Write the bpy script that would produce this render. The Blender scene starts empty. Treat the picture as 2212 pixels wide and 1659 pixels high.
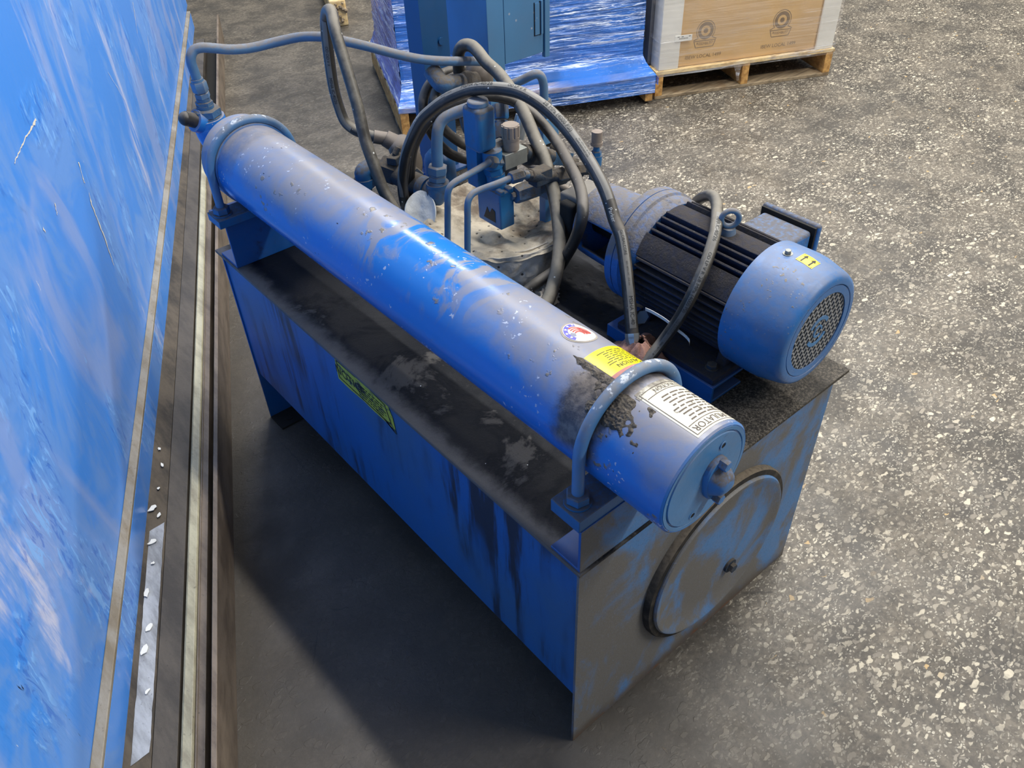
import bpy, bmesh, math, random
from mathutils import Vector, Matrix, noise
random.seed(7)
S = bpy.context.scene
COL = S.collection
PI = math.pi
V = Vector

# ------------------------------------------------------------ camera, world, lights
cam_d = bpy.data.cameras.new('camera')
cam = bpy.data.objects.new('camera', cam_d)
COL.objects.link(cam)
cam_d.sensor_fit = 'HORIZONTAL'
cam_d.sensor_width = 36.0
cam_d.lens = 28.718
cam_d.clip_start = 0.02
cam_d.clip_end = 100
RT, DN, FW = V((.76189264, -.64698671, -.0304597)), V((-.44087072, -.48357013, -.75616991)), V((.47450249, .58954908, -.65366602))
cam.matrix_world = Matrix(((RT.x, -DN.x, -FW.x, -.60167683), (RT.y, -DN.y, -FW.y, -.58650604), (RT.z, -DN.z, -FW.z, 1.75282277), (0, 0, 0, 1)))
S.camera = cam

w = bpy.data.worlds.new('hall')
S.world = w
w.use_nodes = True
w.node_tree.nodes['Background'].inputs[0].default_value = (.90, .95, 1.0, 1)
w.node_tree.nodes['Background'].inputs[1].default_value = 0.27

def strip_light(name, x, y, z, sx, sy, power, col=(1, .97, .92), rz=0):
    d = bpy.data.lights.new(name, 'AREA')
    d.shape = 'RECTANGLE'; d.size = sx; d.size_y = sy; d.energy = power; d.color = col
    o = bpy.data.objects.new(name, d)
    COL.objects.link(o)
    o.location = (x, y, z); o.rotation_euler = (0, 0, rz)
    return o
strip_light('ceiling_strip_light', 1.75, 1.2, 4.9, .16, 3.4, 255)
strip_light('ceiling_strip_light', 3.2, -3.4, 4.9, .25, 3.0, 320)
strip_light('ceiling_strip_light', 3.6, 6.0, 4.9, .5, 3.0, 215)
strip_light('ceiling_strip_light', 5.4, 1.9, 4.9, .5, 3.0, 370)
strip_light('ceiling_strip_light', -1.6, 4.5, 4.9, .35, 3.0, 215)

S.view_settings.view_transform = 'Standard'
S.view_settings.look = 'None'
S.view_settings.exposure = 0.0
S.view_settings.gamma = 1.0
S.view_settings.use_curve_mapping = False

# ------------------------------------------------------------ measured paths (world metres)
PATHS = {
    'hose_arch': [[0.4181,1.08,0.628],[0.3969,1.06,0.707],[0.3833,1.045,0.776],[0.3834,1.035,0.8253],[0.3862,1.0,0.9102],[0.4072,0.97,0.9762],[0.4308,0.94,1.0123],[0.4533,0.91,1.0372],[0.4797,0.87,1.0579],[0.4987,0.82,1.0716],[0.521,0.78,1.0733],[0.5335,0.73,1.0695],[0.553,0.67,1.0406],[0.553,0.59,0.9986],[0.5379,0.5,0.944],[0.5267,0.45,0.8859],[0.5188,0.42,0.8566],[0.4908,0.37,0.785],[0.4622,0.325,0.7092],[0.4554,0.315,0.6914]],
    'hose_inner': [[0.4494,1.1,0.6068],[0.4337,1.09,0.6808],[0.4239,1.08,0.748],[0.4238,1.07,0.7986],[0.4307,1.05,0.8794],[0.4631,1.03,0.9388],[0.5007,1.01,0.9685],[0.5502,0.99,0.983],[0.6024,0.965,0.9858],[0.6439,0.945,0.9741],[0.6711,0.925,0.9583],[0.6917,0.88,0.9292],[0.6988,0.82,0.8887],[0.6369,0.7,0.8819],[0.5852,0.615,0.8788],[0.5409,0.56,0.8695],[0.5247,0.548,0.8418],[0.5242,0.568,0.784],[0.5294,0.6,0.7269],[0.5326,0.63,0.6795],[0.4789,0.64,0.6607],[0.4073,0.63,0.6515],[0.3324,0.6,0.6446]],
    'hose_cross': [[0.6935,1.19,0.9243],[0.6971,1.2,0.9654],[0.6947,1.195,0.9977],[0.6937,1.185,1.0206],[0.6986,1.17,1.0347],[0.706,1.15,1.0364],[0.7031,1.12,1.0302],[0.6973,1.08,1.0146],[0.6978,1.03,0.9969],[0.6819,0.96,0.9733],[0.6628,0.89,0.9406],[0.6483,0.84,0.9052],[0.6333,0.79,0.8756],[0.6165,0.75,0.8414],[0.5918,0.705,0.8114],[0.5579,0.655,0.7709],[0.5333,0.625,0.7429],[0.4938,0.59,0.7192],[0.4504,0.56,0.6951],[0.4137,0.54,0.6818],[0.3634,0.515,0.6752]],
    'hose_tall': [[0.4636,1.225,0.8356],[0.4395,1.24,0.8435],[0.4272,1.27,0.8455],[0.4113,1.3,0.8538],[0.3987,1.32,0.8745],[0.3938,1.33,0.9132],[0.3885,1.33,0.9638],[0.3842,1.32,1.0266],[0.3781,1.3,1.1005],[0.3727,1.28,1.1439],[0.3629,1.25,1.1701],[0.3543,1.22,1.1842],[0.3438,1.19,1.1845],[0.3241,1.15,1.157],[0.3108,1.1,1.0877],[0.3007,1.06,1.0202],[0.2907,1.03,0.9503],[0.289,1.0,0.8884],[0.2905,0.98,0.8416],[0.2965,0.96,0.8044],[0.3083,0.945,0.7621]],
    'hose_motor': [[0.8159,0.47,0.8053],[0.7756,0.43,0.8467],[0.7341,0.385,0.8896],[0.7079,0.35,0.9159],[0.6923,0.325,0.9227],[0.6686,0.3,0.917],[0.5917,0.243,0.9203],[0.5511,0.221,0.898],[0.521,0.211,0.8695],[0.4995,0.212,0.8272],[0.4943,0.232,0.7629],[0.4839,0.255,0.702],[0.4574,0.26,0.6739],[0.4346,0.265,0.6485]],
    'tube_accumulator': [[0.0827,1.43,1.0126],[0.0812,1.43,1.0357],[0.0794,1.43,1.0651],[0.0786,1.43,1.0817],[0.0832,1.43,1.0969],[0.0944,1.43,1.1071],[0.1115,1.425,1.1095],[0.1359,1.42,1.1038],[0.1781,1.415,1.0916],[0.2292,1.41,1.0849],[0.2894,1.39,1.0897],[0.3388,1.36,1.0961],[0.381,1.32,1.0953],[0.4148,1.28,1.0866],[0.4666,1.25,1.0667],[0.526,1.22,1.0413],[0.581,1.2,1.021],[0.6386,1.18,1.0069],[0.6984,1.16,0.9969],[0.7426,1.15,0.9872]],
    'tube_elbow': [[0.4647,1.0,0.8373],[0.467,1.0,0.8709],[0.4709,1.0,0.9057],[0.4762,1.0,0.9277],[0.4863,1.0,0.9434],[0.4991,0.995,0.9538],[0.5161,0.985,0.961],[0.5335,0.97,0.9684],[0.5498,0.95,0.9787]],
    'tube_left': [[0.352,0.82,0.7471],[0.3542,0.8178,0.7846],[0.3563,0.8156,0.8211],[0.3582,0.8133,0.8568],[0.3597,0.8111,0.8745],[0.3659,0.8089,0.887],[0.3808,0.8067,0.8951],[0.4127,0.8044,0.9007],[0.4519,0.8022,0.9075],[0.4779,0.8,0.9132]],
    'tube_right': [[0.3571,0.75,0.7446],[0.3606,0.75,0.7863],[0.3645,0.75,0.8327],[0.3669,0.75,0.8609],[0.3721,0.75,0.8762],[0.3847,0.75,0.8853],[0.4049,0.745,0.8901],[0.4332,0.73,0.898],[0.4725,0.72,0.9037]],
    'tube_far': [[0.7878,1.12,0.919],[0.804,1.1,0.9264],[0.82,1.08,0.9374],[0.8324,1.06,0.9505],[0.8433,1.05,0.9539],[0.8537,1.045,0.9452],[0.8618,1.045,0.9231],[0.8633,1.045,0.9],[0.8649,1.045,0.8766]],
    'coil_a': [[0.8185,1.28,0.914],[0.7464,1.27,0.935],[0.6766,1.25,0.9455],[0.6226,1.23,0.94],[0.5931,1.22,0.9197],[0.5783,1.21,0.8953],[0.5823,1.21,0.8532],[0.6068,1.21,0.7955],[0.6424,1.2,0.7465],[0.6897,1.19,0.7148],[0.7485,1.18,0.6958]],
    'coil_b': [[0.7151,1.24,0.9318],[0.6469,1.2,0.944],[0.6104,1.19,0.9294],[0.5943,1.18,0.9056],[0.6005,1.18,0.8659],[0.6128,1.17,0.8329],[0.6488,1.16,0.7918],[0.6873,1.15,0.7625],[0.72,1.14,0.7498]],
    'coil_c': [[0.7055,1.2,0.9006],[0.7167,1.22,0.8528],[0.7155,1.22,0.8198],[0.7093,1.2,0.794],[0.7117,1.18,0.7723]],
    'tube_pump': [[0.6908,0.98,0.8074],[0.6861,0.93,0.8039],[0.682,0.88,0.8009],[0.6858,0.84,0.7909],[0.6783,0.78,0.7875],[0.6707,0.725,0.7833]],
    'tie': [[0.4953,0.32,0.7413],[0.4947,0.299,0.7443],[0.4944,0.263,0.7437],[0.498,0.235,0.7336],[0.4997,0.211,0.7272],[0.5098,0.207,0.7074],[0.9067,0.499,0.3126],[0.8697,0.499,0.3242],[0.8191,0.499,0.3434]],
    'PT': {"hexA":[0.5301,0.78,0.8174],"hexB":[0.6132,0.78,0.8107],"plateT":[0.6255,0.78,0.8334],"plateB":[0.6283,0.78,0.7828],"postT":[0.6376,0.78,0.7794],"postB":[0.6374,0.78,0.6679],"nutR0":[0.4725,0.72,0.9037],"nutR1":[0.504,0.72,0.9007],"fitR":[0.5735,0.74,0.8659],"fitR2":[0.6254,0.74,0.8444],"fitR3":[0.6712,0.74,0.8394],"blkL":[0.5032,0.8,0.9208],"knob0":[0.5482,0.81,0.9222],"knob1":[0.5503,0.81,0.9734],"smallnut0":[0.5061,0.83,0.9291],"smallnut1":[0.5384,0.83,0.9302],"rightblk0":[0.6249,0.84,0.8673],"rightblk1":[0.7441,0.86,0.8177],"rightblk2":[0.7941,0.86,0.783],"adj0":[0.7823,0.76,0.9033],"adj1":[0.7822,0.76,0.8758],"adj2":[0.7819,0.76,0.8491],"adj3":[0.7802,0.76,0.8187],"adj4":[0.7805,0.76,0.7805],"adj5":[0.7613,0.74,0.7366],"teeL":[0.3637,1.2,0.7791],"teeLb":[0.3514,1.2,0.7096],"run0":[0.389,1.2,0.8006],"run1":[0.4252,1.15,0.7798],"run2":[0.4485,1.1,0.7727],"run3":[0.4434,1.05,0.7797],"elb":[0.4523,1.0,0.7655],"elbT":[0.4597,1.0,0.7924],"elbN":[0.4633,1.0,0.8378],"sock0":[0.4622,1.225,0.836],"sock1":[0.4907,1.2,0.8117],"sock2":[0.5116,1.19,0.7725],"filT":[0.6672,1.28,0.7287],"filB":[0.6627,1.28,0.6098],"filM":[0.6622,1.28,0.652],"elbowtop0":[0.7012,1.17,0.9376],"elbowtop1":[0.6255,1.17,0.9529],"blob":[0.7642,1.2,0.9293],"farnut0":[0.8649,1.045,0.8805],"farnut1":[0.8681,1.045,0.834],"farblk":[0.8714,1.045,0.7997],"midnut0":[0.6727,1.0,0.9351],"midnut1":[0.657,0.98,0.8935],"midnut2":[0.6435,0.96,0.8645],"pump":[0.6347,0.68,0.7567],"disc":[0.4032,0.98,0.7434],"tag":[0.4992,0.33,0.7135],"rag":[0.4653,0.29,0.667]}}
PT = {k: V(v) for k, v in PATHS.pop('PT').items()}

# ------------------------------------------------------------ material helpers
def srgb(r, g, b):
    f = lambda c: ((c / 255) / 12.92 if c / 255 <= .04045 else ((c / 255 + .055) / 1.055) ** 2.4)
    return (f(r), f(g), f(b), 1)

def bl(r, g, b):      # house blue: a little greyer and greener than the sampled value
    return srgb(r + 6, min(255, g * 1.07 + 3), b * .95)

class NT:
    def __init__(s, name):
        s.m = bpy.data.materials.new(name); s.m.use_nodes = True
        s.t = s.m.node_tree; s.b = s.t.nodes['Principled BSDF']
        s.out = s.t.nodes['Material Output']
        s.tc = s.t.nodes.new('ShaderNodeTexCoord')
        s.P = s.tc.outputs['Object']
    def n(s, typ, **k):
        nd = s.t.nodes.new(typ)
        for a, v in k.items(): setattr(nd, a, v)
        return nd
    def link(s, a, b): s.t.links.new(a, b)
    def set(s, sock, v):
        if isinstance(v, bpy.types.NodeSocket): s.link(v, sock)
        else: sock.default_value = v
    def mapping(s, scale=(1, 1, 1), rot=(0, 0, 0), loc=(0, 0, 0)):
        m = s.n('ShaderNodeMapping'); s.link(s.P, m.inputs[0])
        m.inputs['Scale'].default_value = scale; m.inputs['Rotation'].default_value = rot; m.inputs['Location'].default_value = loc
        return m.outputs[0]
    def noise(s, scale, detail=4, rough=.55, vec=None, dist=0):
        nd = s.n('ShaderNodeTexNoise'); s.link(vec or s.P, nd.inputs['Vector'])
        nd.inputs['Scale'].default_value = scale; nd.inputs['Detail'].default_value = detail
        nd.inputs['Roughness'].default_value = rough; nd.inputs['Distortion'].default_value = dist
        return nd.outputs['Fac']
    def voro(s, scale, vec=None, feature='F1', out='Distance', rnd=1):
        nd = s.n('ShaderNodeTexVoronoi', feature=feature); s.link(vec or s.P, nd.inputs['Vector'])
        nd.inputs['Scale'].default_value = scale; nd.inputs['Randomness'].default_value = rnd
        return nd.outputs[out]
    def math(s, op, a, b=0.0, c=None, clamp=False):
        nd = s.n('ShaderNodeMath', operation=op, use_clamp=clamp)
        s.set(nd.inputs[0], a); s.set(nd.inputs[1], b)
        if c is not None: s.set(nd.inputs[2], c)
        return nd.outputs[0]
    def ramp(s, f, lo, hi, a=0.0, b=1.0):
        nd = s.n('ShaderNodeMapRange', interpolation_type='SMOOTHSTEP'); s.set(nd.inputs[0], f)
        nd.inputs[1].default_value = lo; nd.inputs[2].default_value = hi
        nd.inputs[3].default_value = a; nd.inputs[4].default_value = b
        return nd.outputs[0]
    def mix(s, f, a, b):
        nd = s.n('ShaderNodeMix', data_type='RGBA'); s.set(nd.inputs[0], f)
        s.set(nd.inputs[6], a); s.set(nd.inputs[7], b)
        return nd.outputs[2]
    def bump(s, h, dist=.001, strength=1.0):
        nd = s.n('ShaderNodeBump'); nd.inputs['Distance'].default_value = dist; nd.inputs['Strength'].default_value = strength
        s.set(nd.inputs['Height'], h); s.link(nd.outputs[0], s.b.inputs['Normal'])
    def sep(s, v):
        nd = s.n('ShaderNodeSeparateXYZ'); s.link(v, nd.inputs[0]); return nd.outputs
    def nrm(s):
        g = s.n('ShaderNodeNewGeometry'); return s.sep(g.outputs['Normal'])
    def done(s, col, rough=.5, metal=0.0, spec=.5):
        s.set(s.b.inputs['Base Color'], col); s.set(s.b.inputs['Roughness'], rough)
        s.set(s.b.inputs['Metallic'], metal); s.b.inputs['Specular IOR Level'].default_value = spec
        return s.m

def paint(name, base, dust=.5, dust_col=srgb(118, 112, 108), rough=.38, chips=.0, grime=.3, scale=1.0, up=.75, grit=0.0, chipcol=srgb(190, 190, 195), wear=0.0, sharp=0.0, crust=0.0):
    t = NT(name)
    n1 = t.noise(7 * scale, 6, .62); n2 = t.noise(34 * scale, 5, .6); n3 = t.noise(2.6 * scale, 3)
    col = t.mix(t.ramp(n3, .3, .7), base, tuple(c * .80 for c in base[:3]) + (1,))
    z = t.nrm()[2]
    up_f = t.ramp(z, -.1, 1.0, 0, up)
    f = t.math('ADD', t.math('MULTIPLY', n1, 1.3), up_f)
    f = t.ramp(f, .52 + .22 * sharp, 1.30 - .30 * sharp, 0, dust)
    f = t.math('MULTIPLY', f, t.ramp(n2, .25, .6, .55, 1.0))
    col = t.mix(f, col, dust_col)
    g = t.ramp(t.noise(11 * scale, 7, .7, vec=t.mapping(loc=(3, 1, 7))), .60, .74, 0, grime)
    col = t.mix(g, col, srgb(46, 42, 38))
    h = n2
    if chips:
        v = t.voro(46 * scale); c = t.ramp(v, .12 , .2, 1, 0)
        c = t.math('MULTIPLY', c, t.ramp(t.noise(9 * scale, 3, vec=t.mapping(loc=(9, 2, 1))), .56, .62, 0, chips))
        col = t.mix(c, col, chipcol)
        h = t.math('ADD', h, t.math('MULTIPLY', c, .6))
    if grit:
        wv = t.n('ShaderNodeTexNoise'); t.link(t.P, wv.inputs['Vector']); wv.inputs['Scale'].default_value = 70; wv.inputs['Detail'].default_value = 3
        dv = t.n('ShaderNodeVectorMath', operation='MULTIPLY_ADD'); t.link(wv.outputs['Color'], dv.inputs[0]); dv.inputs[1].default_value = (.03, .03, .03); t.link(t.P, dv.inputs[2])
        v = t.voro(34 * scale, vec=dv.outputs[0])
        c = t.ramp(v, .14, .22, 1, 0)
        c = t.math('MULTIPLY', c, t.ramp(t.noise(6 * scale, 5, vec=t.mapping(loc=(1, 8, 3))), .54, .60, 0, grit))
        col = t.mix(c, col, srgb(118, 112, 104)); h = t.math('ADD', h, t.math('MULTIPLY', c, .8))
    if wear:
        q = t.math('MULTIPLY', t.ramp(t.noise(26 * scale, 4, .6, vec=t.mapping(loc=(2, 6, 1))), .56, .60), t.ramp(z, .35, .8, 0, wear))
        col = t.mix(q, col, srgb(212, 218, 226))
    if crust: h = t.math('ADD', h, t.math('MULTIPLY', t.noise(150, 5, .75), crust))
    t.bump(h, .0012 + .003 * min(1, crust), .35 + .4 * min(1, crust))
    r = t.math('ADD', t.math('MULTIPLY', f, .45), rough, clamp=True)
    return t.done(col, r)

def plain(name, col, rough=.5, metal=0.0, var=.25, scale=20, bump=.0, spec=.5, dark=.55):
    t = NT(name)
    n = t.noise(scale, 5, .6)
    c = t.mix(t.ramp(n, .35, .7, 0, var), col, tuple(x * dark for x in col[:3]) + (1,))
    if bump: t.bump(n, bump, .5)
    return t.done(c, rough, metal, spec)

BLUE = bl(34, 92, 196)
M = {}
M['wall'] = None
M['tank'] = paint('tank_blue_paint', bl(16, 86, 176), dust=.35, grime=.55, up=.6)

def cyl_mat():
    t = NT('accumulator_blue_paint')
    wv = t.n('ShaderNodeTexNoise'); t.link(t.P, wv.inputs['Vector']); wv.inputs['Scale'].default_value = 90; wv.inputs['Detail'].default_value = 3
    dv = t.n('ShaderNodeVectorMath', operation='MULTIPLY_ADD'); t.link(wv.outputs['Color'], dv.inputs[0]); dv.inputs[1].default_value = (.022, .022, .022); t.link(t.P, dv.inputs[2])
    def mp(sc, loc):
        q = t.n('ShaderNodeMapping'); t.link(dv.outputs[0], q.inputs[0]); q.inputs['Scale'].default_value = sc; q.inputs['Location'].default_value = loc; return q.outputs[0]
    p = t.sep(t.P); nz = t.nrm()
    n1 = t.noise(5.5, 6, .6, dist=.5); n2 = t.noise(44, 6, .68); n3 = t.noise(2.4, 3)
    base = t.mix(t.ramp(n3, .35, .65), bl(24, 106, 212), bl(40, 108, 200))
    up = t.ramp(nz[2], -.2, 1.0, 0, .52)
    f = t.ramp(t.math('ADD', t.math('MULTIPLY', n1, 1.0), up), .64, 1.08, 0, .84)
    f = t.math('MULTIPLY', f, t.ramp(n2, .2, .55, .72, 1))
    # hand-wiped clean patches half way along
    sm = t.noise(9, 4, .55, vec=t.mapping(scale=(1, 1.6, 1), loc=(2, 3, 1)), dist=1.2)
    band = t.math('MULTIPLY', t.ramp(p[1], -.34, -.22), t.ramp(p[1], -.02, .12, 1, 0))
    f = t.math('MULTIPLY', f, t.math('SUBTRACT', 1, t.math('MULTIPLY', band, t.ramp(sm, .42, .52))))
    dc = t.mix(n3, srgb(138, 135, 138), srgb(146, 135, 122))
    c = t.mix(f, base, dc)
    # worn flecks and stuck grit
    v = t.voro(78, vec=mp((1, 1, 1), (0, 0, 0))); k = t.ramp(v, .16, .24, 1, 0); k = t.math('MULTIPLY', k, t.ramp(t.noise(13, 3, vec=t.mapping(loc=(9, 2, 1))), .56, .60))
    c = t.mix(k, c, srgb(178, 186, 208))
    v2 = t.voro(46, vec=mp((1, .7, 1), (4, 4, 2))); g = t.ramp(v2, .18, .28, 1, 0); g = t.math('MULTIPLY', g, t.ramp(t.noise(7, 4, vec=t.mapping(loc=(1, 8, 3))), .55, .60))
    c = t.mix(g, c, srgb(122, 116, 108))
    v3 = t.voro(50, vec=t.mapping(loc=(7, 1, 5), scale=(1, .45, 1))); b = t.ramp(v3, .05, .09, 1, 0); b = t.math('MULTIPLY', b, t.ramp(t.noise(6, 3, vec=t.mapping(loc=(3, 3, 9))), .56, .60))
    c = t.mix(b, c, srgb(16, 24, 44))
    # dirt packed against the two straps
    w1 = t.math('ABSOLUTE', t.math('ADD', t.math('ADD', p[1], .612), t.math('MULTIPLY', t.noise(16, 5, .7), -.05)))
    d1 = t.math('MULTIPLY', t.ramp(w1, .030, .060, 1, 0), t.ramp(t.math('ADD', t.math('MULTIPLY', nz[0], -.4), t.math('ADD', nz[2], t.math('MULTIPLY', n1, .5))), .35, .75))
    w2 = t.math('ABSOLUTE', t.math('ADD', t.math('ADD', p[1], -.615), t.math('MULTIPLY', t.noise(16, 5, .7), .04)))
    d2 = t.math('MULTIPLY', t.ramp(w2, .022, .045, 1, 0), t.ramp(nz[2], .0, .6))
    d = t.math('MAXIMUM', t.math('MULTIPLY', d1, .95), t.math('MULTIPLY', d2, .35))
    c = t.mix(d, c, t.mix(t.ramp(n2, .35, .65), srgb(64, 58, 54), srgb(116, 106, 96)))
    h = t.math('ADD', t.math('MULTIPLY', n2, t.math('ADD', t.math('MULTIPLY', d, 2.5), .5)), t.math('ADD', t.math('MULTIPLY', g, 1.5), t.math('MULTIPLY', k, .4)))
    t.bump(h, .0014, .45)
    return t.done(c, t.math('ADD', t.math('ADD', t.math('MULTIPLY', f, .22), .20), t.math('MULTIPLY', d, .4), clamp=True))
M['cyl'] = cyl_mat()
M['cap'] = paint('end_cap_blue_paint', bl(66, 126, 205), dust=.75, dust_col=srgb(138, 148, 165), rough=.4, chips=.5, grime=.35, up=.3, scale=2.5)
M['ubolt'] = paint('rod_blue_paint', bl(72, 118, 186), dust=.9, dust_col=srgb(124, 122, 122), rough=.35, chips=1.0, grime=.3, scale=2.2, up=.5, chipcol=srgb(215, 220, 228), wear=.7)
M['motor'] = paint('motor_blue_paint', bl(10, 34, 78), dust=.85, dust_col=srgb(62, 56, 50), rough=.7, grime=.8, up=1.15, grit=.3, scale=2.4, sharp=.8, crust=1.0)
M['cover'] = paint('fan_cover_blue_paint', bl(44, 110, 200), dust=.62, dust_col=srgb(116, 116, 124), rough=.24, chips=.5, grime=.05, up=.62, grit=1.0, scale=2.2, chipcol=srgb(150, 150, 156), sharp=.2)
M['bell'] = paint('housing_blue_paint', bl(44, 104, 196), dust=.95, dust_col=srgb(116, 110, 104), rough=.5, grime=.8, up=.9, scale=2.2, sharp=1.0, crust=.6)
M['valve'] = paint('valve_blue_paint', bl(30, 98, 172), dust=.92, dust_col=srgb(92, 86, 80), rough=.42, grime=.5, up=.95, scale=3, sharp=.6)
M['tube'] = paint('tube_blue_paint', bl(80, 116, 174), dust=.95, dust_col=srgb(122, 118, 116), rough=.42, grime=.15, up=.9, scale=3, sharp=.3)
M['fit'] = paint('fitting_blue_paint', bl(58, 98, 156), dust=1.0, dust_col=srgb(104, 97, 88), rough=.6, grime=.5, up=1.0, scale=4, sharp=.6, crust=.6)
M['fitdark'] = paint('grimy_fitting', bl(34, 50, 78), dust=1.0, dust_col=srgb(84, 77, 68), rough=.75, grime=.7, up=1.1, scale=4, sharp=.5, crust=.6)
M['stand'] = paint('stand_blue_paint', bl(74, 122, 188), dust=.4, dust_col=srgb(104, 116, 138), rough=.4, grime=.25, up=.2, chips=.5)
M['darkstand'] = paint('post_blue_paint', bl(8, 70, 136), dust=.2, rough=.4, grime=.2, up=.2)
M['collar'] = paint('dusty_collar_paint', bl(52, 106, 190), dust=.95, dust_col=srgb(146, 142, 142), rough=.45, grime=.1, up=.9, scale=1.6)
M['tbox'] = paint('terminal_box_paint', bl(52, 112, 200), dust=.9, dust_col=srgb(96, 89, 81), rough=.4, grime=.8, up=.75, scale=3, sharp=1.0, crust=.6)
M['pump'] = plain('dusty_pump_iron', srgb(128, 124, 118), .75, 0, .5, 14, .002)
M['black'] = plain('black_recess', (.006, .006, .007, 1), .8)
M['guard'] = paint('dusty_guard_paint', bl(56, 118, 205), dust=.95, dust_col=srgb(96, 88, 80), rough=.4, grime=.5, up=.8, scale=4, sharp=.6)
M['rubber'] = plain('black_rubber', srgb(36, 35, 34), .5, 0, .3, 30, .001)
M['grey'] = plain('galvanised_grey', srgb(150, 152, 146), .45, .35, .5, 25, .0005)
M['knob'] = plain('dusty_taupe_knob', srgb(142, 130, 119), .8, 0, .3, 60, .001)
M['chrome'] = plain('bright_steel', srgb(200, 205, 205), .28, .8, .2, 30)
M['white'] = plain('white_paper', srgb(228, 228, 222), .7, 0, .1, 12)
M['ink'] = plain('black_ink', (.012, .012, .012, 1), .6)
M['inkgrey'] = plain('faded_grey_ink', srgb(92, 82, 72), .7, 0, .35, 60)
M['inkhose'] = plain('hose_layline_ink', srgb(58, 58, 56), .6)
M['stripe'] = plain('hose_layline_silver', srgb(124, 122, 117), .5, 0, .55, 14)
M['inksilver'] = plain('hose_print_silver', srgb(205, 205, 200), .5)

def hose_mat(name, base, dusty, amt):
    t = NT(name)
    z = t.nrm()[2]
    n = t.noise(28, 6, .65)
    f = t.ramp(t.math('ADD', t.math('MULTIPLY', n, .9), t.ramp(z, .0, 1, 0, .5)), .45, 1.0, 0, amt)
    c = t.mix(f, base, dusty)
    sp = t.ramp(t.voro(55), .09, .13, 1, 0)
    sp = t.math('MULTIPLY', sp, t.ramp(t.noise(22, 2), .52, .56))
    c = t.mix(sp, c, srgb(205, 205, 200))
    t.bump(n, .0008, .3)
    return t.done(c, t.math('ADD', t.math('MULTIPLY', f, .35), .36))
M['hose'] = hose_mat('black_hose_rubber', srgb(48, 46, 44), srgb(112, 106, 98), .75)
M['hosegrey'] = hose_mat('dusty_hose_rubber', srgb(60, 57, 52), srgb(128, 122, 110), .9)
M['hosedust'] = hose_mat('taupe_dusty_hose', srgb(96, 88, 80), srgb(138, 128, 118), .9)

def yellow_mat():
    t = NT('yellow_sticker')
    s = t.ramp(t.voro(70), .16, .24, 1, 0); s = t.math('MULTIPLY', s, t.ramp(t.noise(40, 3), .52, .57))
    c = t.mix(s, srgb(238, 222, 20), srgb(120, 112, 90))
    return t.done(c, .35)
M['yellow'] = yellow_mat()
def oldyellow():
    t = NT('worn_yellow_decal')
    n = t.noise(60, 6, .7, vec=t.mapping(scale=(1, .35, 1)))
    c = t.mix(t.ramp(n, .5, .62), srgb(176, 178, 62), srgb(40, 58, 66))
    return t.done(c, .5)
M['decal'] = oldyellow()
M['decalclean'] = plain('yellow_decal_film', srgb(176, 178, 60), .5, 0, .3, 40)
def whitelabel():
    t = NT('dusty_white_label')
    s = t.ramp(t.voro(62), .26, .36, 1, 0); s = t.math('MULTIPLY', s, t.ramp(t.noise(30, 3), .46, .51))
    y = t.sep(t.P)[1]
    d = t.ramp(t.math('ADD', y, t.math('MULTIPLY', t.noise(30, 5, .7), .07)), -.62, -.595)
    c = t.mix(s, srgb(206, 202, 186), srgb(112, 106, 98)); c = t.mix(d, c, srgb(104, 97, 87))
    t.bump(t.noise(90, 4), .001, .4)
    return t.done(c, .55)

M['gasket'] = paint('dusty_black_gasket', srgb(24, 23, 22), dust=.9, dust_col=srgb(112, 101, 86), rough=.8, grime=.4, up=.9, scale=3)
M['mesh'] = plain('grille_grey_blue', srgb(176, 176, 174), .6, 0, .5, 30)
def grit_mat():
    t = NT('caked_grey_grit')
    n = t.noise(120, 7, .75); v = t.voro(160)
    c = t.mix(t.ramp(n, .35, .68), srgb(62, 57, 52), srgb(128, 119, 107))
    t.bump(t.math('ADD', n, v), .006, 1.0)
    return t.done(c, .9)
M['grit'] = grit_mat()

def lid_mat():
    t = NT('oily_tank_lid')
    n = t.noise(5, 7, .66, dist=.6); fine = t.noise(210, 6, .78)
    sx = t.sep(t.P)
    c = t.mix(t.ramp(n, .56, .62), srgb(13, 16, 22), srgb(74, 72, 70))
    sx0 = t.math('ADD', sx[0], .377)
    e = t.math('ADD', sx0, t.math('MULTIPLY', t.noise(16, 5, .7), .06))
    c = t.mix(t.ramp(e, .035, .075, .85, 0), c, srgb(106, 102, 98))
    rr = t.ramp(t.math('ADD', sx0, t.math('MULTIPLY', t.noise(9, 5), .12)), .42, .56)
    c = t.mix(rr, c, t.mix(t.math('MULTIPLY', t.ramp(fine, .42, .66), t.ramp(n, .3, .6, .35, 1)), srgb(40, 37, 33), srgb(118, 110, 98)))
    sp = t.ramp(t.voro(40), .05, .07, 1, 0); sp = t.math('MULTIPLY', sp, t.ramp(t.noise(20, 2), .60, .63))
    c = t.mix(sp, c, srgb(225, 225, 220))
    t.bump(t.math('ADD', fine, t.math('MULTIPLY', n, .4)), .0025, .6)
    return t.done(c, t.ramp(n, .45, .6, .45, .8), spec=.25)
M['lid'] = lid_mat()

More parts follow.
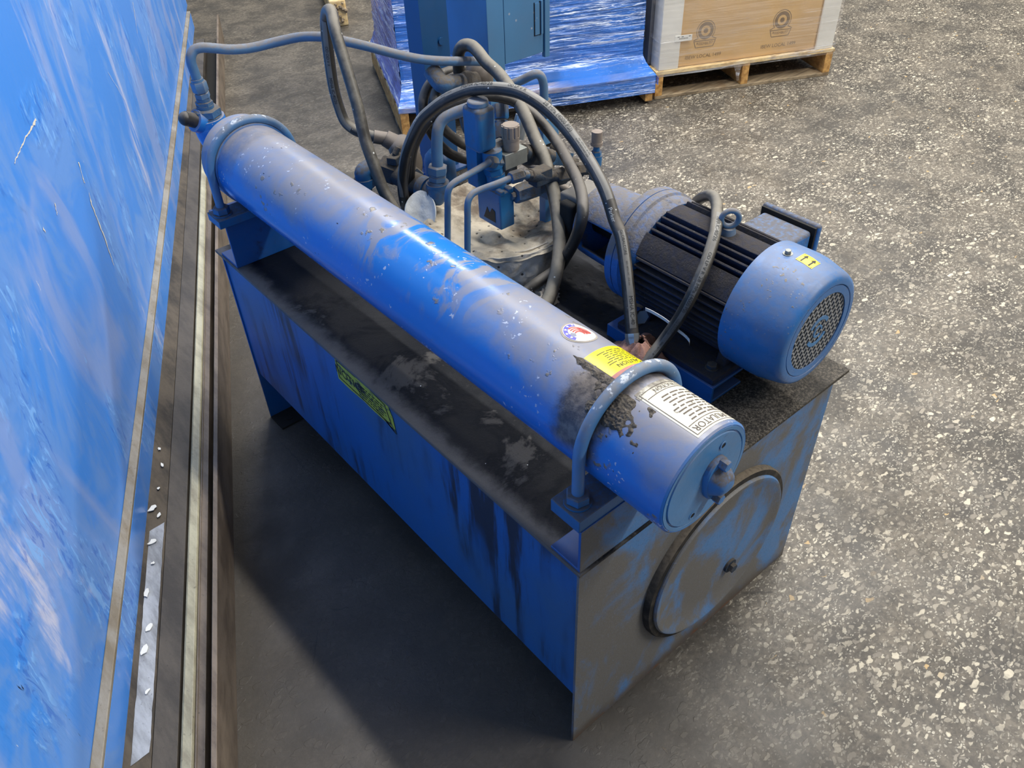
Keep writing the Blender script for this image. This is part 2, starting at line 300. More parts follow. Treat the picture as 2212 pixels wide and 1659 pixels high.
def side_mat():
    t = NT('stained_tank_side')
    mp = t.mapping(scale=(1, 1, .12), rot=(0, 0, 0))
    st = t.noise(22, 6, .62, vec=mp); big = t.noise(3.2, 4, .6, vec=t.mapping(scale=(1, 1, .45)))
    fine = t.noise(60, 6, .7)
    f = t.math('MULTIPLY', t.ramp(st, .44, .60, 0, .9), t.ramp(big, .42, .58))
    c = t.mix(t.ramp(t.noise(2.4, 4), .4, .65), bl(18, 88, 172), bl(42, 90, 154))
    c = t.mix(f, c, srgb(34, 40, 44))
    c = t.mix(t.ramp(fine, .66, .72, 0, .5), c, srgb(40, 50, 70))
    t.bump(fine, .001, .25)
    return t.done(c, .42)
M['side'] = side_mat()

def end_mat(name='dusty_end_panel', bottom=True):
    t = NT(name)
    n = t.noise(6.5, 7, .62, vec=t.mapping(rot=(0, .5, 0), scale=(1, 1, .6)), dist=.5); fine = t.noise(170, 4, .75)
    c = t.mix(t.ramp(t.noise(40, 5), .4, .7, 0, .5), bl(58, 122, 208), srgb(96, 136, 190))
    d = t.mix(fine, srgb(92, 88, 80), srgb(126, 119, 106))
    c = t.mix(t.ramp(n, .38, .54, .25, .95), c, d)
    c = t.mix(t.ramp(fine, .52, .66, 0, .30), c, srgb(66, 64, 62)); c = t.mix(t.ramp(t.noise(230, 3, .7, vec=t.mapping(loc=(3, 0, 5))), .58, .68, 0, .4), c, srgb(128, 140, 160))
    p = t.sep(t.P)
    if bottom:
        b = t.math('ADD', p[2], t.math('MULTIPLY', t.noise(9, 6, .7), .09))
        c = t.mix(t.ramp(b, .045, .105, .9, 0), c, t.mix(t.noise(12, 4), srgb(96, 82, 70), srgb(74, 68, 60)))
        ru = t.math('MULTIPLY', t.ramp(b, .04, .055, 1, 0), t.ramp(t.noise(6, 4), .5, .58))
        c = t.mix(ru, c, srgb(112, 70, 44))
    t.bump(fine, .0012, .5)
    return t.done(c, .6)
M['end'] = end_mat()
M['hatch'] = end_mat('dusty_hatch_cover', False)

def wall_mat():
    t = NT('scuffed_blue_sheet_steel')
    fw = t.mapping(rot=(0, 0, -.4358))
    def lay(rot, sc):
        q = t.n('ShaderNodeMapping'); t.link(fw, q.inputs[0]); q.inputs['Rotation'].default_value = (rot, 0, 0); q.inputs['Scale'].default_value = sc
        return q.outputs[0]
    L1 = lay(.42, (1, 1, .62)); L2 = lay(.50, (1, 1, .13)); L3 = lay(-.35, (1, 1, .32)); L4 = lay(.46, (1, 1, .34))
    a = t.noise(3.6, 7, .62, vec=L1, dist=1.0); b = t.noise(44, 5, .65, vec=L2); big = t.noise(1.8, 5, .6, vec=L1, dist=.9); w_ = t.noise(46, 4, .6, vec=L3, dist=1.0)
    c = t.mix(t.ramp(a, .44, .56), srgb(66, 142, 232), srgb(98, 150, 222))
    c = t.mix(t.ramp(big, .50, .60, 0, .85), c, srgb(132, 162, 220))
    hz = t.math('MULTIPLY', t.ramp(t.noise(2.7, 6, .66, vec=L4, dist=.5), .57, .70), t.ramp(b, .40, .62, .25, 1))
    c = t.mix(t.math('MULTIPLY', hz, .9), c, srgb(206, 208, 228))  # pale haze: lamp reflection on the scuffed paint, put into the color
    pat = t.ramp(t.noise(3.4, 4, vec=L1, dist=.6), .52, .60)
    c = t.mix(t.math('MULTIPLY', t.math('MULTIPLY', t.ramp(w_, .56, .62), pat), .7), c, srgb(130, 186, 248))
    c = t.mix(t.math('MULTIPLY', t.math('MULTIPLY', t.ramp(w_, .44, .38), pat), .5), c, srgb(34, 96, 196))
    k = t.math('MULTIPLY', t.ramp(t.noise(60, 4, .7, vec=L2), .69, .73), t.ramp(t.noise(6, 3, vec=L1), .56, .60))
    c = t.mix(k, c, srgb(20, 32, 60))
    k2 = t.math('MULTIPLY', t.ramp(t.noise(75, 4, .7, vec=lay(.3, (1, 1, .25))), .71, .74), t.ramp(t.noise(5, 3, vec=lay(.2, (1, 1, 1))), .54, .60))
    c = t.mix(k2, c, srgb(214, 218, 226))
    t.bump(t.math('ADD', t.math('MULTIPLY', b, .5), t.math('MULTIPLY', w_, pat)), .004, .5)
    return t.done(c, t.ramp(a, .4, .65, .30, .46))
M['wall'] = wall_mat()
M['scratch'] = plain('bare_scratch_primer', srgb(226, 220, 205), .6, 0, .3, 50)

def floor_mat():
    t = NT('worn_aggregate_floor')
    wob = t.n('ShaderNodeTexNoise'); t.link(t.P, wob.inputs['Vector']); wob.inputs['Scale'].default_value = 55; wob.inputs['Detail'].default_value = 2
    vm = t.n('ShaderNodeVectorMath', operation='MULTIPLY_ADD'); t.link(wob.outputs['Color'], vm.inputs[0]); vm.inputs[1].default_value = (.016, .016, .0); t.link(t.P, vm.inputs[2])
    def chips(scale, rot, stretch, thr, e0=.05, dmax=.62):
        mp = t.n('ShaderNodeMapping'); t.link(vm.outputs[0], mp.inputs[0]); mp.inputs['Rotation'].default_value = (0, 0, rot); mp.inputs['Scale'].default_value = (1, stretch, 0)
        d = t.voro(scale, vec=mp.outputs[0]); cc = t.voro(scale, vec=mp.outputs[0], out='Color')
        e = t.voro(scale, vec=mp.outputs[0], feature='DISTANCE_TO_EDGE')
        s = t.n('ShaderNodeSeparateColor'); t.link(cc, s.inputs[0])
        pick = t.ramp(s.outputs[0], thr, thr + .02)
        cut = t.math('ADD', t.math('MULTIPLY', s.outputs[2], .16), e0)
        ed = t.math('MULTIPLY', t.math('SUBTRACT', e, cut), 22, clamp=True)
        m = t.math('MULTIPLY', t.math('MULTIPLY', t.ramp(d, dmax - .1, dmax, 1, 0), ed), pick)
        return m, s.outputs[1], s.outputs[2]
    m1, r1, q1 = chips(36, .5, 1.9, .66)
    m2, r2, q2 = chips(64, 1.9, 1.8, .62)
    m3, r3, q3 = chips(130, 2.6, 1.5, .62)
    big = t.noise(.9, 5, .6); mid = t.noise(5, 7, .68, dist=.4); fine = t.noise(60, 7, .75)
    mat_a = t.mix(t.ramp(mid, .35, .65), srgb(70, 65, 58), srgb(112, 104, 92))
    base = t.mix(t.ramp(fine, .34, .70, 0, .8), mat_a, srgb(48, 45, 41))
    ch1 = t.mix(t.math('POWER', r1, 1.6), srgb(116, 109, 99), srgb(194, 185, 165)); ch2 = t.mix(t.math('POWER', r2, 1.4), srgb(112, 106, 96), srgb(190, 182, 163)); ch3 = t.mix(r3, srgb(112, 107, 98), srgb(196, 190, 174))
    ch1 = t.mix(t.ramp(q1, .97, .98), ch1, srgb(172, 146, 104))
    p = t.sep(t.P)
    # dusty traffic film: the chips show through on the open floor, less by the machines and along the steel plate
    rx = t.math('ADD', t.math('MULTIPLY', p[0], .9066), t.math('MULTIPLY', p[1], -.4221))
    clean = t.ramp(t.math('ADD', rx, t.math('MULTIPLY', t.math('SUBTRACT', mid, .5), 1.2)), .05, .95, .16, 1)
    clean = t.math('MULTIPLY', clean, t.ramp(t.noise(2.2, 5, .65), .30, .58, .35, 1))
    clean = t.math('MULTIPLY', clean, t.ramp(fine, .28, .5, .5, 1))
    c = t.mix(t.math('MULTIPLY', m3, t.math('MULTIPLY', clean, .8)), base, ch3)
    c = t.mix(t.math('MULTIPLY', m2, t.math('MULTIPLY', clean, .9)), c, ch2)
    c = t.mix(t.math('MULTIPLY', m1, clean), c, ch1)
    # darker ground beside the machine
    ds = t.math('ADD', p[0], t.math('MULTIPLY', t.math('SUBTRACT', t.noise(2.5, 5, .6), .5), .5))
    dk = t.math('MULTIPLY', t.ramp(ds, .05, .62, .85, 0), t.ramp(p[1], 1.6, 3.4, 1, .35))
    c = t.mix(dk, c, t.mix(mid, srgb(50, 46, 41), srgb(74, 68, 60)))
    st = t.ramp(t.noise(3.3, 6, .7, vec=t.mapping(loc=(5, 2, 0))), .50, .64, 0, .6)
    c = t.mix(st, c, srgb(60, 57, 53))
    cr = t.n('ShaderNodeTexVoronoi', feature='DISTANCE_TO_EDGE'); t.link(vm.outputs[0], cr.inputs['Vector']); cr.inputs['Scale'].default_value = 2.3
    c = t.mix(t.math('MULTIPLY', t.ramp(cr.outputs[0], .002, .006, 1, 0), t.ramp(t.noise(3.1, 4, .6, vec=t.mapping(loc=(2, 9, 0))), .56, .60, 0, .55)), c, srgb(40, 38, 36))
    h = t.math('ADD', t.math('MULTIPLY', fine, .6), t.math('MULTIPLY', m1, .25))
    t.bump(h, .003, .55)
    return t.done(c, t.ramp(t.noise(4, 5, .6, vec=t.mapping(loc=(1, 1, 0))), .35, .65, .40, .62), spec=.45)
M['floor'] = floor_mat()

def pad_mat(name, a, b, dots=True):
    t = NT(name)
    n = t.noise(9, 6, .65); f = t.noise(90, 4, .7)
    c = t.mix(t.ramp(n, .42, .66), a, b)
    if dots:
        v = t.voro(38, rnd=.6); c = t.mix(t.ramp(v, .10, .16, .9, 0), c, srgb(40, 37, 33))
        t.bump(t.math('ADD', f, t.ramp(v, .1, .35, -1.2, 0)), .003, .6)
    else: t.bump(f, .003, .6)
    return t.done(c, .9)
M['pad'] = pad_mat('oil_absorbent_pad', srgb(204, 192, 170), srgb(122, 108, 92))
M['padside'] = pad_mat('dirty_absorbent_pad', srgb(206, 199, 186), srgb(122, 114, 104))
M['paddark'] = pad_mat('near_black_sheet', srgb(34, 36, 42), srgb(22, 23, 27))
M['padwhite'] = pad_mat('clean_absorbent_pad', srgb(240, 242, 240), srgb(206, 208, 204), False)
M['rag'] = pad_mat('red_shop_rag', srgb(172, 130, 114), srgb(98, 68, 60), False)

def wood_mat(name, a, b, ax):
    t = NT(name)
    mp = t.n('ShaderNodeMapping'); t.link(t.P, mp.inputs[0]); mp.inputs['Rotation'].default_value = (0, 0, -.4358 if ax == 'y' else -.4358)
    mp.inputs['Scale'].default_value = (1, .08, 1) if ax == 'y' else (.08, 1, 1)
    n = t.noise(46, 5, .6, vec=mp.outputs[0]); k = t.noise(7, 3)
    c = t.mix(t.ramp(n, .35, .68), a, b); c = t.mix(t.ramp(k, .56, .66, 0, .5), c, srgb(112, 84, 52))
    t.bump(n, .002, .4)
    return t.done(c, .75)
M['woodx'] = wood_mat('pale_pallet_board', srgb(226, 202, 150), srgb(190, 156, 100), 'x')
M['woody'] = wood_mat('pallet_stringer', srgb(204, 158, 92), srgb(156, 112, 60), 'y')
M['woodold'] = wood_mat('weathered_pallet_board', srgb(158, 140, 112), srgb(110, 96, 76), 'x')
M['card'] = plain('brown_corrugated_card', srgb(206, 168, 112), .75, 0, .25, 4, 0, .3, .86)
M['cardprint'] = plain('grey_card_print', srgb(126, 102, 74), .8, 0, .3, 50)
M['cartonblue'] = plain('blue_grey_carton', srgb(120, 146, 196), .6, 0, .9, 2.5, 0, .4, .45)
M['cartonprint'] = plain('dark_carton_print', bl(36, 54, 92), .7)
M['corner'] = plain('white_corner_board', srgb(226, 224, 216), .65, 0, .08, 8)

def film_mat(name, tint, streak, base_a, rot, bright=1.0, sc=30, g0=.46):
    t = NT(name)
    mp = t.n('ShaderNodeMapping'); t.link(t.P, mp.inputs[0]); mp.inputs['Rotation'].default_value = (0, 0, -.4273)
    m2 = t.n('ShaderNodeMapping'); t.link(mp.outputs[0], m2.inputs[0]); m2.inputs['Rotation'].default_value = rot
    m2.inputs['Scale'].default_value = (.045, .045, 1.0)
    a = t.noise(sc, 5, .62, vec=m2.outputs[0], dist=.12); b = t.noise(sc * 2.3, 4, .6, vec=m2.outputs[0], dist=.1)
    big = t.noise(3.0, 3)
    ra = t.math('ABSOLUTE', t.math('SUBTRACT', a, .5)); rb = t.math('ABSOLUTE', t.math('SUBTRACT', b, .5))
    ridge = t.math('MAXIMUM', t.ramp(ra, .0, .036, 1, 0), t.ramp(rb, 0, .024, .9, 0))
    gate = t.ramp(t.noise(sc * .45, 4, .6, vec=m2.outputs[0]), g0, g0 + .13)
    s = t.math('MULTIPLY', ridge, gate)
    al = t.math('ADD', t.math('MULTIPLY', s, streak), t.ramp(big, .35, .65, base_a * .5, base_a * 1.5), clamp=True)
    col = t.mix(s, tint, srgb(238, 244, 252))  # pale streaks painted in, standing for light glancing off the wrinkles
    t.link(al, t.b.inputs['Alpha'])
    t.bump(t.math('ADD', a, b), .012, .9)
    return t.done(col, .16, 0, .6)
M['film'] = film_mat('blue_tinted_stretch_film', srgb(66, 138, 236), 1.0, .38, (0, -.06, 0), 1, 34)
M['filmside'] = film_mat('side_stretch_film', srgb(92, 124, 204), 1.0, .72, (.55, 0, 0), 1, 30, .38)  # copy for the side turned from the lamps: brighter tone and glints painted in
M['filmclear'] = film_mat('clear_stretch_film', srgb(214, 206, 196), .35, .10, (0, .24, 0), 1, 12)

def strip_mat(name, a, b, rough=.6):
    t = NT(name)
    mp = t.mapping(rot=(0, 0, -.4358), scale=(1, .25, 1))
    n = t.noise(14, 7, .7, vec=mp); f = t.noise(90, 5, .75)
    c = t.mix(t.ramp(n, .36, .66), a, b); c = t.mix(t.ramp(f, .6, .7, 0, .5), c, srgb(42, 38, 34))
    t.bump(f, .0015, .5)
    return t.done(c, rough)
M['base'] = strip_mat('oily_brown_base_strip', srgb(86, 79, 70), srgb(62, 57, 51))
M['basedirt'] = strip_mat('dirt_caked_base_strip', srgb(94, 84, 70), srgb(54, 49, 43), .85)
M['ledge'] = strip_mat('worn_grey_ledge', srgb(150, 144, 132), srgb(120, 108, 88))
M['rail'] = strip_mat('worn_pale_rail', srgb(196, 190, 160), srgb(150, 142, 118), .35)
M['tape'] = strip_mat('silver_tape', srgb(178, 182, 188), srgb(120, 122, 124), .4)
M['plate'] = strip_mat('rusty_steel_plate', srgb(128, 114, 98), srgb(92, 80, 68), .5)
M['platetop'] = strip_mat('worn_plate_edge', srgb(138, 132, 124), srgb(104, 98, 90), .4)
M['dark'] = plain('near_black_matte', srgb(24, 23, 22), .85, 0, .4, 30)  # one near-black tone shared by gap fill, feet and gaskets

# ------------------------------------------------------------ mesh helpers
X, Y, Z = V((1, 0, 0)), V((0, 1, 0)), V((0, 0, 1))
def frame(axis):
    a = axis.normalized()
    h = Z if abs(a.z) < .9 else X
    u = a.cross(h).normalized()
    return u, a.cross(u).normalized()

def smooth_path(pts, n=8):
    P = [V(p) for p in pts]; P = [P[0] * 2 - P[1]] + P + [P[-1] * 2 - P[-2]]
    out = []
    for i in range(1, len(P) - 2):
        for k in range(n):
            t = k / n; a, b, c, d = P[i - 1:i + 3]
            out.append(.5 * ((2 * b) + (c - a) * t + (2 * a - 5 * b + 4 * c - d) * t * t + (3 * b - a - 3 * c + d) * t ** 3))
    out.append(P[-2])
    return out

class MB:
    def __init__(s): s.v = []; s.f = []; s.mi = []; s.cur = 0
    def mat(s, i): s.cur = i; return s
    def add(s, vs, fs):
        o = len(s.v); s.v += [V(q) for q in vs]; s.f += [tuple(i + o for i in q) for q in fs]; s.mi += [s.cur] * len(fs)
        return s
    def box(s, lo, hi, R=None, c=None):
        x0, y0, z0 = lo; x1, y1, z1 = hi
        vs = [V(q) for q in ((x0, y0, z0), (x1, y0, z0), (x1, y1, z0), (x0, y1, z0), (x0, y0, z1), (x1, y0, z1), (x1, y1, z1), (x0, y1, z1))]
        if R: vs = [(R @ q) + (c or V()) for q in vs]
        return s.add(vs, [(3, 2, 1, 0), (4, 5, 6, 7), (0, 1, 5, 4), (1, 2, 6, 5), (2, 3, 7, 6), (3, 0, 4, 7)])
    def hexa(s, b, t):   # 4 bottom pts (ccw from above), 4 top pts
        return s.add(list(b) + list(t), [(3, 2, 1, 0), (4, 5, 6, 7), (0, 1, 5, 4), (1, 2, 6, 5), (2, 3, 7, 6), (3, 0, 4, 7)])
    def lathe(s, org, axis, prof, seg=40, ph=0.0, close=False):
        org = V(org); a = V(axis).normalized(); u, w_ = frame(a)
        rings = []; vs = []; fs = []
        for (t, r) in prof:
            if r < 1e-6: rings.append([len(vs)]); vs.append(org + a * t)
            else:
                rings.append(list(range(len(vs), len(vs) + seg)))
                vs += [org + a * t + (u * math.cos(ph + 2 * PI * k / seg) + w_ * math.sin(ph + 2 * PI * k / seg)) * r for k in range(seg)]
        pr = list(zip(rings, rings[1:] + ([rings[0]] if close else [])))
        if not close: pr = pr[:-1] if len(pr) == len(rings) else pr
        for A, B in pr:
            for k in range(seg):
                j = (k + 1) % seg
                if len(A) == 1 and len(B) == 1: break
                if len(A) == 1: fs.append((A[0], B[j], B[k]))
                elif len(B) == 1: fs.append((A[k], A[j], B[0]))
                else: fs.append((A[k], A[j], B[j], B[k]))
        if not close:
            if len(rings[0]) > 1: fs.append(tuple(reversed(rings[0])))
            if len(rings[-1]) > 1: fs.append(tuple(rings[-1]))
        return s.add(vs, fs)
    def cyl(s, a, b, r0, r1=None, seg=28, ph=0.0):
        a, b = V(a), V(b)
        return s.lathe(a, b - a, [(0, r0), ((b - a).length, r0 if r1 is None else r1)], seg, ph)
    def hexn(s, a, b, r, ph=0.0, ch=.12):
        a, b = V(a), V(b); L = (b - a).length
        return s.lathe(a, b - a, [(0, r * (1 - ch)), (L * .12, r), (L * .88, r), (L, r * (1 - ch))], 6, ph)
    def ball(s, c, r, seg=20, n=10, sc=(1, 1, 1)):
        o = len(s.v)
        s.lathe(c, Z, [(-r * math.cos(PI * k / n), r * math.sin(PI * k / n)) for k in range(n + 1)], seg)
        c = V(c)
        for i in range(o, len(s.v)): s.v[i] = c + V((s.v[i] - c)[k] * sc[k] for k in range(3))
        return s
    def tube(s, pts, r, seg=14, sm=6):
        P = smooth_path(pts, sm) if sm else [V(p) for p in pts]
        n = len(P); T = [(P[min(i + 1, n - 1)] - P[max(i - 1, 0)]).normalized() for i in range(n)]
        u, w_ = frame(T[0]); rings = []; vs = []; fs = []
        for i in range(n):
            u = (u - T[i] * u.dot(T[i])).normalized(); w_ = T[i].cross(u)
            ri = r(i / (n - 1)) if callable(r) else r
            rings.append(len(vs)); vs += [P[i] + (u * math.cos(2 * PI * k / seg) + w_ * math.sin(2 * PI * k / seg)) * ri for k in range(seg)]
        for a, b in zip(rings, rings[1:]):
            for k in range(seg):
                j = (k + 1) % seg; fs.append((a + k, a + j, b + j, b + k))
        fs.append(tuple(range(seg - 1, -1, -1))); fs.append(tuple(rings[-1] + k for k in range(seg)))
        return s.add(vs, fs)
    def grid(s, fn, nu, nv, close_u=False):
        vs = [fn(i / nu, j / nv) for j in range(nv + 1) for i in range(nu + 1)]
        fs = [(j * (nu + 1) + i, j * (nu + 1) + i + 1, (j + 1) * (nu + 1) + i + 1, (j + 1) * (nu + 1) + i) for j in range(nv) for i in range(nu)]
        return s.add(vs, fs)
    def sheet(s, fn, nu, nv, th):   # thickened grid; fn(u,v) -> point
        top = [fn(i / nu, j / nv) for j in range(nv + 1) for i in range(nu + 1)]
        W = nu + 1
        def nm(i, j):
            a = top[j * W + min(i + 1, nu)] - top[j * W + max(i - 1, 0)]; b = top[min(j + 1, nv) * W + i] - top[max(j - 1, 0) * W + i]
            c = a.cross(b); return c.normalized() if c.length > 1e-12 else Z
        bot = [top[j * W + i] - nm(i, j) * th for j in range(nv + 1) for i in range(W)]
        N = len(top); fs = []
        for j in range(nv):
            for i in range(nu):
                a = j * W + i; fs.append((a, a + 1, a + W + 1, a + W)); fs.append((N + a + W, N + a + W + 1, N + a + 1, N + a))
        for i in range(nu):
            fs.append((i + 1, i, N + i, N + i + 1)); b = nv * W + i; fs.append((b, b + 1, N + b + 1, N + b))
        for j in range(nv):
            a = j * W; fs.append((a, a + W, N + a + W, N + a)); b = j * W + nu; fs.append((b + W, b, N + b, N + b + W))
        return s.add(top + bot, fs)
    def prism(s, poly, org, u, v, w_):   # 2-D polygon in (u,v), extruded along w_
        org, u, v, w_ = V(org), V(u), V(v), V(w_); n = len(poly)
        a = [org + u * p[0] + v * p[1] for p in poly]; b = [q + w_ for q in a]
        return s.add(a + b, [tuple(range(n - 1, -1, -1)), tuple(range(n, 2 * n))] + [(i, (i + 1) % n, n + (i + 1) % n, n + i) for i in range(n)])

def build(name, mb, mats, parent=None, bevel=0.0, seg=2, angle=35, sub=0):
    me = bpy.data.meshes.new(name)
    off = parent['_loc'] if parent else None
    off = V(off) if off is not None else V()
    me.from_pydata([tuple(q - off) for q in mb.v], [], mb.f)
    for m in (mats if isinstance(mats, (list, tuple)) else [mats]): me.materials.append(m)
    me.polygons.foreach_set('material_index', mb.mi)
    me.validate()
    bm = bmesh.new(); bm.from_mesh(me); bmesh.ops.recalc_face_normals(bm, faces=bm.faces); bm.to_mesh(me); bm.free()
    me.polygons.foreach_set('use_smooth', [True] * len(me.polygons))
    me.set_sharp_from_angle(angle=math.radians(angle))
    o = bpy.data.objects.new(name, me)
    COL.objects.link(o)
    if bevel:
        b = o.modifiers.new('bevel', 'BEVEL'); b.width = bevel; b.segments = seg; b.limit_method = 'ANGLE'; b.angle_limit = math.radians(40)
        b.harden_normals = False
    if sub:
        m = o.modifiers.new('sub', 'SUBSURF'); m.levels = sub; m.render_levels = sub
    if parent: o.parent = parent if parent.type == 'EMPTY' or True else None
    o['_loc'] = tuple(off)
    return o
def thing(name, label, cat, loc, group=None):
    o = bpy.data.objects.new(name, None); COL.objects.link(o)
    o.empty_display_size = .05; o.location = loc; o['_loc'] = tuple(loc)
    o['label'] = label; o['category'] = cat
    if group: o['group'] = group
    return o
def solo(name, mb, mats, label, cat, group=None, kind=None, **k):
    c = V((sum(q.x for q in mb.v), sum(q.y for q in mb.v), 0)) / len(mb.v); c.z = min(q.z for q in mb.v)
    mb.v = [q - c for q in mb.v]
    o = build(name, mb, mats, None, **k)
    o.location = c; o['_loc'] = tuple(c); o['label'] = label; o['category'] = cat
    if group: o['group'] = group
    if kind: o['kind'] = kind
    return o
def struct(name, mb, mats, **k):
    o = build(name, mb, mats, None, **k); o['kind'] = 'structure'; return o

_txt = {}
def text_geo(s):
    if s in _txt: return _txt[s]
    c = bpy.data.curves.new('lettering', 'FONT'); c.body = s; c.size = 1.0; c.align_x = 'CENTER'; c.align_y = 'CENTER'; c.resolution_u = 3
    o = bpy.data.objects.new('lettering', c); COL.objects.link(o)
    dg = bpy.context.evaluated_depsgraph_get(); dg.update()
    me = bpy.data.meshes.new_from_object(o.evaluated_get(dg))
    bm = bmesh.new(); bm.from_mesh(me)
    for _ in range(3):
        bmesh.ops.triangulate(bm, faces=bm.faces)
        lg = [e for e in bm.edges if e.calc_length() > .2]
        if not lg: break
        bmesh.ops.subdivide_edges(bm, edges=lg, cuts=1)
    bm.to_mesh(me); bm.free()
    r = ([(q.co.x, q.co.y) for q in me.vertices], [tuple(p.vertices) for p in me.polygons])
    bpy.data.objects.remove(o); bpy.data.curves.remove(c); bpy.data.meshes.remove(me)
    _txt[s] = r
    return r
def add_text(mb, s, fn, size, du=0.0, dv=0.0, sx=1.0):
    vs, fs = text_geo(s)
    if vs: mb.add([fn(du + a * size * sx, dv + b * size) for a, b in vs], fs)
    return mb
def poly2(mb, poly, fn, n=1):
    # filled convex outline laid on a surface; edges subdivided so that it follows curved surfaces (grid when 4-sided)
    if len(poly) == 4:
        a, b, c, d = [V((p[0], p[1], 0)) for p in poly]
        return mb.grid(lambda u, v: (lambda q: fn(q.x, q.y))(a * (1 - u) * (1 - v) + b * u * (1 - v) + c * u * v + d * (1 - u) * v), n, n)
    cx = sum(p[0] for p in poly) / len(poly); cy = sum(p[1] for p in poly) / len(poly); k = len(poly)
    rings = [[fn(cx + (p[0] - cx) * t, cy + (p[1] - cy) * t) for p in poly] for t in (.33, .66, 1.0)]
    vs = [fn(cx, cy)] + rings[0] + rings[1] + rings[2]; fs = [(0, 1 + i, 1 + (i + 1) % k) for i in range(k)]
    for r in (0, 1):
        o = 1 + r * k; fs += [(o + i, o + k + i, o + k + (i + 1) % k, o + (i + 1) % k) for i in range(k)]
    return mb.add(vs, fs)
def ring2(mb, cx, cy, r0, r1, fn, n=36, a0=0, a1=2 * PI, ey=1.0):
    return mb.grid(lambda u, v: (lambda a, r: fn(cx + math.cos(a) * r, cy + math.sin(a) * r * ey))(a0 + (a1 - a0) * u, r0 + (r1 - r0) * v), n, 1)
def blob(n, r, jag=.3, sq=1.0):
    return [(math.cos(2 * PI * k / n) * r * random.uniform(1 - jag, 1 + jag), math.sin(2 * PI * k / n) * r * sq * random.uniform(1 - jag, 1 + jag)) for k in range(n)]

# ------------------------------------------------------------ the floor and the machine on the left
E1 = V((.90657, -.42205, 0)); E2 = V((.42205, .90657, 0))       # building grid: E2 runs along the plate, E1 to the right
PB = V((-.583, .432, 0))                                         # foot of the upright plate
def bp(s, n, z=0.0): return PB + E2 * s - E1 * n + Z * z         # s along the plate, n to the left of it
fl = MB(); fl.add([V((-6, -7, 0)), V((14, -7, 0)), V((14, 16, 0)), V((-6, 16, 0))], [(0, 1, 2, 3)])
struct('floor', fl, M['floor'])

def bar(mb, s0, s1, prof, sl=0.0):
    # bar along the machine: prof = [(n, z)...] cross-section; sl = drift of n per metre
    a = [bp(s0, n + sl * s0, z) for n, z in prof]; b = [bp(s1, n + sl * s1, z) for n, z in prof]; k = len(prof)
    return mb.add(a + b, [tuple(range(k)), tuple(range(2 * k - 1, k - 1, -1))] + [(i, k + i, k + (i + 1) % k, (i + 1) % k) for i in range(k)])
SL = -.009
baler = thing('baling_press', 'tall blue sheet-steel machine side with scratches, left of the power unit', 'machine', tuple(bp(1.5, .35)))
m = MB(); bar(m, -2.2, 5.1, [(.226, .2), (.226, 2.6), (.9, 2.6), (.9, .2)], SL); build('side_panel', m, M['wall'], baler)
m = MB(); bar(m, -2.2, 4.95, [(.203, .19), (.203, .2025), (.226, .2025), (.226, .19)], SL)
build('ledge', m, M['ledge'], baler, bevel=.002)['label'] = 'worn grey ledge along the foot of the panel'
m = MB(); bar(m, -2.2, 4.95, [(.203, .10), (.203, .19), (.26, .19), (.26, .10)], SL); build('skirt', m, M['wall'], baler)
m = MB(); bar(m, -2.2, 5.05, [(.26, .0), (.26, .19), (.9, .19), (.9, .0)], SL); build('base_frame', m, M['dark'], baler)
def wall_pt(s, z, o=.0012): return bp(s, .226 + SL * s - o, z)
def scratch(pts, wd):
    m = MB()
    fine = []
    for (s0, z0, w0), (s1, z1, w1) in zip(pts, pts[1:]):
        for k in range(7):
            t = k / 7; fine.append((s0 + (s1 - s0) * t + random.uniform(-1, 1) * .003, z0 + (z1 - z0) * t + random.uniform(-1, 1) * .002, (w0 + (w1 - w0) * t) * random.uniform(.35, 1.15)))
    fine.append(pts[-1]); d = V((pts[-1][0] - pts[0][0], pts[-1][1] - pts[0][1], 0)).normalized(); px_, pz_ = -d.y, d.x
    vs = []
    for (s0, z0, w0) in fine: vs += [wall_pt(s0 - px_ * w0 * wd, z0 - pz_ * w0 * wd), wall_pt(s0 + px_ * w0 * wd, z0 + pz_ * w0 * wd)]
    m.add(vs, [(2 * k, 2 * k + 1, 2 * k + 3, 2 * k + 2) for k in range(len(fine) - 1)])
    build('paint_scratch', m, M['scratch'], baler)['label'] = 'pale bare scratch through the blue paint'
scratch([(1.411, 0.695, 0.5), (1.393, 0.668, 1.4), (1.387, 0.615, 1.2), (1.386, 0.567, 1.3), (1.376, 0.518, 0.8), (1.366, 0.48, 0.4)], .0042)
scratch([(1.428, 0.78, 1.3), (1.419, 0.757, 0.7), (1.406, 0.728, 1.0), (1.409, 0.723, 0.3)], .0042)
scratch([(3.085, 0.755, 0.8), (3.045, 0.721, 0.7), (2.957, 0.663, 0.3)], .0042)
scratch([(1.225, 0.98, 1.2), (1.165, 0.982, 0.8), (1.082, 0.987, 0.5), (1.011, 0.985, 0.5), (0.968, 0.985, 0.3)], .0042)
scratch([(3.189, 0.582, 0.4), (2.988, 0.46, 0.3)], .0042)
scratch([(2.162, 0.774, 0.3), (2.271, 0.636, 0.3)], .0042)
scratch([(1.107, 0.815, 0.7), (1.088, 0.794, 0.4)], .0042)
scratch([(0.962, 0.828, 1.0), (0.966, 0.816, 0.8)], .0042)

